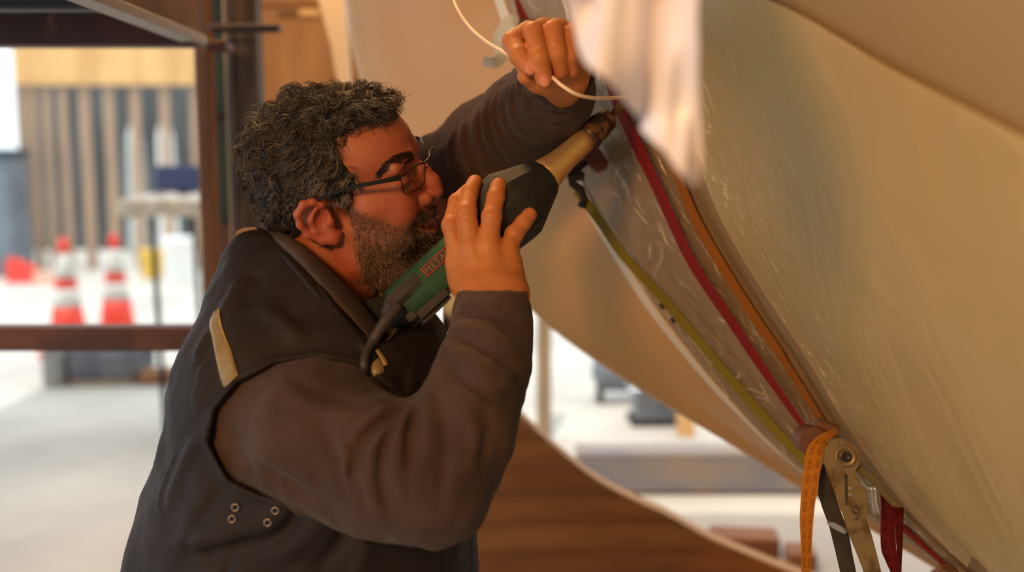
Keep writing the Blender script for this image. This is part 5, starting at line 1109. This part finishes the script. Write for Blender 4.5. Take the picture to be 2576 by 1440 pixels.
# ---------------------------------------------------------------- trousers and boots, below the picture: the man kneels
hipw = W(760, 1600, 1.25); g = Grid((hipw[0] - .75, hipw[1] - .30, 0), (hipw[0] + .40, hipw[1] + .32, .72), .012)
for s in (-1, 1):
    hj = np.array([hipw[0] - .02, hipw[1] + s * .11, .52]); kn = np.array([hipw[0] + .14, hipw[1] + s * .15, .068]); an = np.array([hipw[0] - .30, hipw[1] + s * .15, .070])
    g.cone(hj, kn, .105, .066, .03); g.cone(kn, an, .066, .052, .03)
g.ell((hipw[0], hipw[1], .55), (.19, .20, .13), .05)
tV, tF = g.mesh(); mk('trousers', relax(tV, tF, 1), tF, mat('dark work trousers', (52, 50, 56), .85), man)
for s in (-1, 1):
    g = Grid((hipw[0] - .70, hipw[1] + s * .15 - .09, 0), (hipw[0] - .22, hipw[1] + s * .15 + .09, .2), .009)
    g.cone((hipw[0] - .29, hipw[1] + s * .15, .075), (hipw[0] - .42, hipw[1] + s * .15, .080), .055, .052, .02); g.cone((hipw[0] - .42, hipw[1] + s * .15, .11), (hipw[0] - .52, hipw[1] + s * .15, .045), .048, .038, .03)
    tV, tF = g.mesh(); tV = relax(tV, tF, 1); tV[:, 2] -= tV[:, 2].min(); mk('boot', tV, tF, mat('brown boot leather', (82, 60, 44), .7), man)
# ------------------------------------------------------------------ eyeglasses
m_frame = mat('dark glasses frame', (28, 30, 34), .3, .4)
gs = thing('eyeglasses', 'thin dark half-rim eyeglasses worn by the man', 'glasses', c2w(h2c(hp(1010, 491, -.05)))[0:3])
w_ = lambda p: c2w(h2c(np.array(p)))
def lens_L(px): return -.062 + (px - 1001) / (1052 - 1001) * .052
nr = [(1001, 447), (1010, 440), (1026, 425), (1041, 415), (1050, 414), (1053, 422), (1053, 445), (1050, 464), (1040, 478), (1026, 487), (1013, 491), (1007, 484), (1003, 464)]
near_rim = np.array([hp(x, y, lens_L(x)) for x, y in nr]); near_rim[:, 0] += .004 + .004 * np.clip((near_rim[:, 1] + .035) / .025, 0, 1)
far_rim = near_rim * np.array([1, -1, 1]); far_rim[:, 0] += .010 * far_rim[:, 1] / .06; far_rim[:, 2] -= .010 * far_rim[:, 1] / .06
for rim_, nm in ((near_rim, 'n'), (far_rim, 'f')):
    S = spline(rim_, 60, closed=True); Wd = w_(S); V, F = tube_geo(np.vstack([Wd, Wd[:2]]), np.r_[np.where((np.arange(60) < 22), .00125, .0006), .00125, .00125], 8, cap=False); mk('rim', V, F, m_frame, gs)
    c = Wd.mean(0); fr = (rim_.mean(0)); V = np.vstack([c, Wd]); n = 60; F = [(0, 1 + i, 1 + (i + 1) % n) for i in range(n)]; nn = np.cross(Wd[20] - c, Wd[0] - c); nn /= np.linalg.norm(nn); V2 = V + nn * .0012; m_ = len(V)
    F = F + [tuple(j + m_ for j in f[::-1]) for f in F] + [(1 + (i + 1) % n, 1 + i, 1 + i + m_, 1 + (i + 1) % n + m_) for i in range(n)]
    if 'lens glass' not in MATS:
        lm = bpy.data.materials.new('lens glass'); lm.use_nodes = True; nt = lm.node_tree; b = nt.nodes['Principled BSDF']; b.inputs['Base Color'].default_value = (.9, .9, .88, 1); b.inputs['Roughness'].default_value = .03; b.inputs['Specular IOR Level'].default_value = .5
        tr = nt.nodes.new('ShaderNodeBsdfTransparent'); tr.inputs[0].default_value = (.93, .92, .90, 1); mx = nt.nodes.new('ShaderNodeMixShader'); fr_ = nt.nodes.new('ShaderNodeBsdfGlossy'); fr_.inputs[1].default_value = .04; mx.inputs[0].default_value = .07
        nt.links.new(tr.outputs[0], mx.inputs[1]); nt.links.new(fr_.outputs[0], mx.inputs[2]); nt.links.new(mx.outputs[0], nt.nodes['Material Output'].inputs[0]); MATS['lens glass'] = lm
    mk('lens', np.vstack([V, V2]), F, MATS['lens glass'], gs)
br = [near_rim[4], near_rim[4] * np.array([1, .4, 1]) + np.array([.004, 0, .001]), near_rim[4] * np.array([1, -.4, 1]) + np.array([.004, 0, .001]), far_rim[4]]
tube('bridge', w_(spline(np.array(br), 14)), .0012, m_frame, gs)
for s in (1, -1):
    arm = np.array([near_rim[0], hp(990, 450, -.070), hp(960, 456, -.076), hp(900, 468, -.080), hp(850, 480, -.082), hp(806, 500, -.086), hp(790, 520, -.084)]); arm[:, 1] *= s
    S = spline(arm, 40); Wd = w_(S); ud = c2w(h2c(np.array([0, 0, 1.0]))) - c2w(h2c(np.zeros(3))); hgt = np.interp(np.arange(40), [0, 6, 12, 39], [.0035, .0030, .0024, .0024])[:, None]
    V, F, uv = ribbon_geo(Wd + ud * hgt, Wd - ud * hgt, .0016, (c2w(h2c(np.array([0, -s * 1.0, 0]))) - c2w(h2c(np.zeros(3))))); mk('temple_arm', V, F, m_frame, gs, False)

# ------------------------------------------------------------------ die grinder: one straight axis from (980, 800) to (1570, 262)
G0, G1 = W(980, 800, 1.130), W(1572, 260, 1.275); ax = G1 - G0; GL = np.linalg.norm(ax); ax /= GL
def sx(px): return (px - 980) / (1572 - 980) * GL
side = np.cross(ax, -FW); side /= np.linalg.norm(side); front = np.cross(side, ax); front = front if front @ FW < 0 else -front
gr = thing('die_grinder', 'green straight die grinder with black rubber grip and silver nose', 'power tool', G0)
m_gr = mat('green tool plastic', (36, 76, 54), .5, c2=(28, 62, 46), nscale=14, bump=.08, bscale=120); m_dk = mat('dark worn plastic', (60, 54, 52), .6, c2=(46, 42, 42), nscale=22)
m_boot = mat('black rubber grip', (25, 25, 27), .6, c2=(19, 19, 21), nscale=14, bump=.06, bscale=90); m_sil = mat('brushed aluminium', (226, 190, 130), .36, .7, c2=(208, 170, 112), nscale=9); m_rus = mat('rusty steel', (120, 84, 50), .6, .5, c2=(64, 46, 34), nscale=90, nlo=.42, nhi=.55, bump=.6, bscale=160)  # aluminium tinted gold for the warm light reflected in it
def sq_loft(name, prof, m, pw=3.2, ns=40):
    """body with rounded-square sections: (position, half size across, half size towards viewer)"""
    a = np.linspace(0, 2 * np.pi, ns, endpoint=False); V = []
    for s, rx, ry in prof:
        c, d = np.cos(a), np.sin(a); k = (np.abs(c) ** pw + np.abs(d) ** pw) ** (-1 / pw); V.append(G0 + ax * s + (k * c * rx)[:, None] * side + (k * d * ry)[:, None] * front)
    V = np.array(V).reshape(-1, 3); n = len(prof); F = grid_faces(n, ns, wrap_v=True) + [list(range(ns))[::-1], list(range((n - 1) * ns, n * ns))]; o = mk(name, V, F, m, gr); shade_auto(o, 40); return o
hs = sq_loft('housing', [(sx(1000), .0235, .022), (sx(1003), .0255, .024), (sx(1060), .0262, .0262), (sx(1120), .0268, .0268), (sx(1180), .0285, .0285), (sx(1215), .031, .031)], m_gr)
sq_loft('rear_cap', [(sx(972), .008, .008), (sx(975), .012, .012), (sx(990), .0175, .017), (sx(1000), .0215, .0205), (sx(1003), .0215, .0205)], m_dk)
# rubber grip: faceted, widest in the middle, cut straight at the front
bp_ = [(sx(1190), .036), (sx(1194), .041), (sx(1230), .0455), (sx(1268), .0478), (sx(1272), .0478), (sx(1350), .0255), (sx(1352), .0235), (sx(1352), .015)]
o = lathe('grip_cover', G0, ax, bp_, m_boot, gr, 14, True); shade_auto(o, 22)
ctr = G0 + ax * sx(1298); tube('moulded_mark', [ctr + front * .0408 + ax * (-.004 + .0015 * math.cos(t) * 2.6) + side * (.010 + .0035 * math.sin(t)) for t in np.linspace(.6, 4.2, 14)], .0010, mat('matt black mark', (16, 16, 17), .8), gr, 6)
lathe('nose_collar', G0, ax, [(sx(1345), .0225), (sx(1362), .0215), (sx(1385), .0180), (sx(1410), .0158), (sx(1440), .0150), (sx(1462), .0150), (sx(1463), .0140)], m_sil, gr, 40)
o = lathe('collet_nut', G0, ax, [(sx(1462), .0165), (sx(1466), .0185), (sx(1478), .0185), (sx(1480), .0172), (sx(1504), .0165), (sx(1506), .0150)], m_rus, gr, 20); shade_auto(o, 30)
o = lathe('collet_hex', G0, ax, [(sx(1505), .0125), (sx(1508), .0148), (sx(1526), .0148), (sx(1530), .0105), (sx(1534), .0060)], m_rus, gr, 6, False)
lathe('burr_shank', G0, ax, [(sx(1530), .0040), (sx(1541), .0040), (sx(1542), .0052), (sx(1566), .0056), (sx(1580), .0050), (sx(1586), .002)], m_rus, gr, 16)
# paddle switch and slot on the side facing the viewer
def onbox(name, s0, s1, c0, c1, f, th, m, parent=gr, bev=.0015, up_=None):
    V = [G0 + ax * s + side * c + front * (f - th * k) for k in (0, 1) for s, c in ((s0, c0), (s1, c0), (s1, c1), (s0, c1))]
    bm = bmesh.new(); vs = [bm.verts.new(v) for v in V]
    for q in ((0, 1, 2, 3), (7, 6, 5, 4), (0, 4, 5, 1), (1, 5, 6, 2), (2, 6, 7, 3), (3, 7, 4, 0)): bm.faces.new([vs[i] for i in q])
    bmesh.ops.recalc_face_normals(bm, faces=bm.faces)
    if bev: bmesh.ops.bevel(bm, geom=list(bm.edges), offset=bev, segments=2, affect='EDGES', clamp_overlap=True)
    bm.verts.index_update(); V = np.array([v.co[:] for v in bm.verts]); F = [[v.index for v in f_.verts] for f_ in bm.faces]; bm.free(); return mk(name, V, F, m, parent, False)
sgn = 1 if side @ UP > 0 else -1
onbox('switch_plate', sx(985), sx(1052), sgn * .004, sgn * .018, .0272, .006, m_dk)
onbox('switch_slot', sx(990), sx(1050), sgn * .000, sgn * .004, .0262, .006, m_black)
onbox('under_guard', sx(1000), sx(1078), -sgn * .012, -sgn * .032, .0235, .034, m_dk, bev=.005)
onbox('guard_lug', sx(990), sx(1006), -sgn * .012, -sgn * .022, .0285, .010, m_dk)
# name plate: red frame with raised letters on dark cells
pl0, pl1 = sx(1062), sx(1136)
m_redp = mat('name plate red', (192, 74, 58), .45)
for c0, c1, s0, s1 in ((.0145, .0155, pl0, pl1), (.0035, .0045, pl0, pl1), (.0035, .0155, pl0, pl0 + .0011), (.0035, .0155, pl1 - .0011, pl1)): onbox('plate_frame', s0, s1, sgn * c0, sgn * c1, .0283, .002, m_redp, bev=.0003)
onbox('plate_panel', pl0 + .001, pl1 - .001, sgn * .0045, sgn * .0145, .0278, .002, mat('plate dark', (70, 54, 44), .5), bev=.0002)
fc = bpy.data.curves.new('plate_text', 'FONT'); fc.body = 'METABO'; fc.size = .0098; fc.extrude = .0003; fc.space_character = 1.28; tmp = bpy.data.objects.new('tmp_text', fc); COL.objects.link(tmp)
bpy.context.view_layer.update(); me = bpy.data.meshes.new_from_object(tmp.evaluated_get(bpy.context.evaluated_depsgraph_get())); bpy.data.objects.remove(tmp)
co = np.zeros(len(me.vertices) * 3); me.vertices.foreach_get('co', co); co = co.reshape(-1, 3); wdt = co[:, 0].max() - co[:, 0].min()
P = G0 + (pl0 + .003 + (co[:, 0] - co[:, 0].min()) / wdt * (pl1 - pl0 - .006))[:, None] * ax + (sgn * (.0061 + co[:, 1]))[:, None] * side + (.0282 + co[:, 2])[:, None] * front
mk('plate_lettering', P, [list(p.vertices) for p in me.polygons], mat('plate letters', (136, 110, 84), .5), gr, False); bpy.data.meshes.remove(me)
# power cord
m_cord = mat('grey black cord', (58, 52, 52), .6)
tube('strain_relief', spline(np.array([W(*p) for p in ((1000, 772, 1.105), (976, 800, 1.095), (950, 838, 1.088), (930, 874, 1.084))]), 24), np.linspace(.0072, .0056, 24), m_cord, gr, 14)
cpts = []
for x, y, d in ((938, 858, 1.084), (922, 886, 1.080), (916, 920, 1.075), (924, 955, 1.072), (946, 992, 1.07), (978, 1026, 1.075), (1020, 1070, 1.10), (1060, 1160, 1.13)):
    h = vg.hit(x, y, .99, 1.5) if y < 1030 else None; cpts.append(W(x, y, d if h is None else min(d, h[2] - .006)))
tube('cord', spline(np.array(cpts), 60), .0046, m_cord, gr, 12)

# ------------------------------------------------------------------ thin white line held in the raised hand
m_line = mat('white plastic line', (234, 206, 178), .45)
pts = [(1120, -900, 1.545), (1095, -420, 1.48), (1118, -120, 1.36), (1138, -20, 1.32), (1150, 20, 1.29), (1180, 66, 1.25), (1220, 102, 1.19), (1262, 128, 1.125), (1292, 148, 1.118), (1330, 186, 1.122), (1360, 192, 1.124), (1386, 193, 1.10), (1412, 214, 1.088), (1448, 236, 1.09), (1486, 246, 1.11), (1530, 247, 1.15), (1580, 244, 1.22), (1640, 240, 1.31)]
tag(tube('plastic_line', spline(np.array([W(*p) for p in pts]), 120), .0022, m_line, None, 10), 'thin white plastic line running through the raised hand to the hull', 'line')

# ------------------------------------------------------------------ parts that look different from the rest of their thing
for nm, lab in (('vest', 'dark softshell work vest with reflective tape'), ('sweater', 'brown fleece sweater with wrinkled sleeves'), ('t_shirt', 'black t-shirt at the throat'), ('hair', 'curly dark greying hair'), ('beard', 'short greying beard'),
                ('grip_cover', 'black rubber grip cover'), ('nose_collar', 'silver nose collar'), ('collet_nut', 'rusty collet nut'), ('plate_lettering', 'raised letters on the name plate'), ('header_board', 'wide pale header board'), ('side_board', 'weathered brown side board'), ('rim_strip', 'white rim strip')):
    for o in bpy.data.objects:
        if o.parent is not None and o.name.split('.')[0] == nm: o['label'] = lab
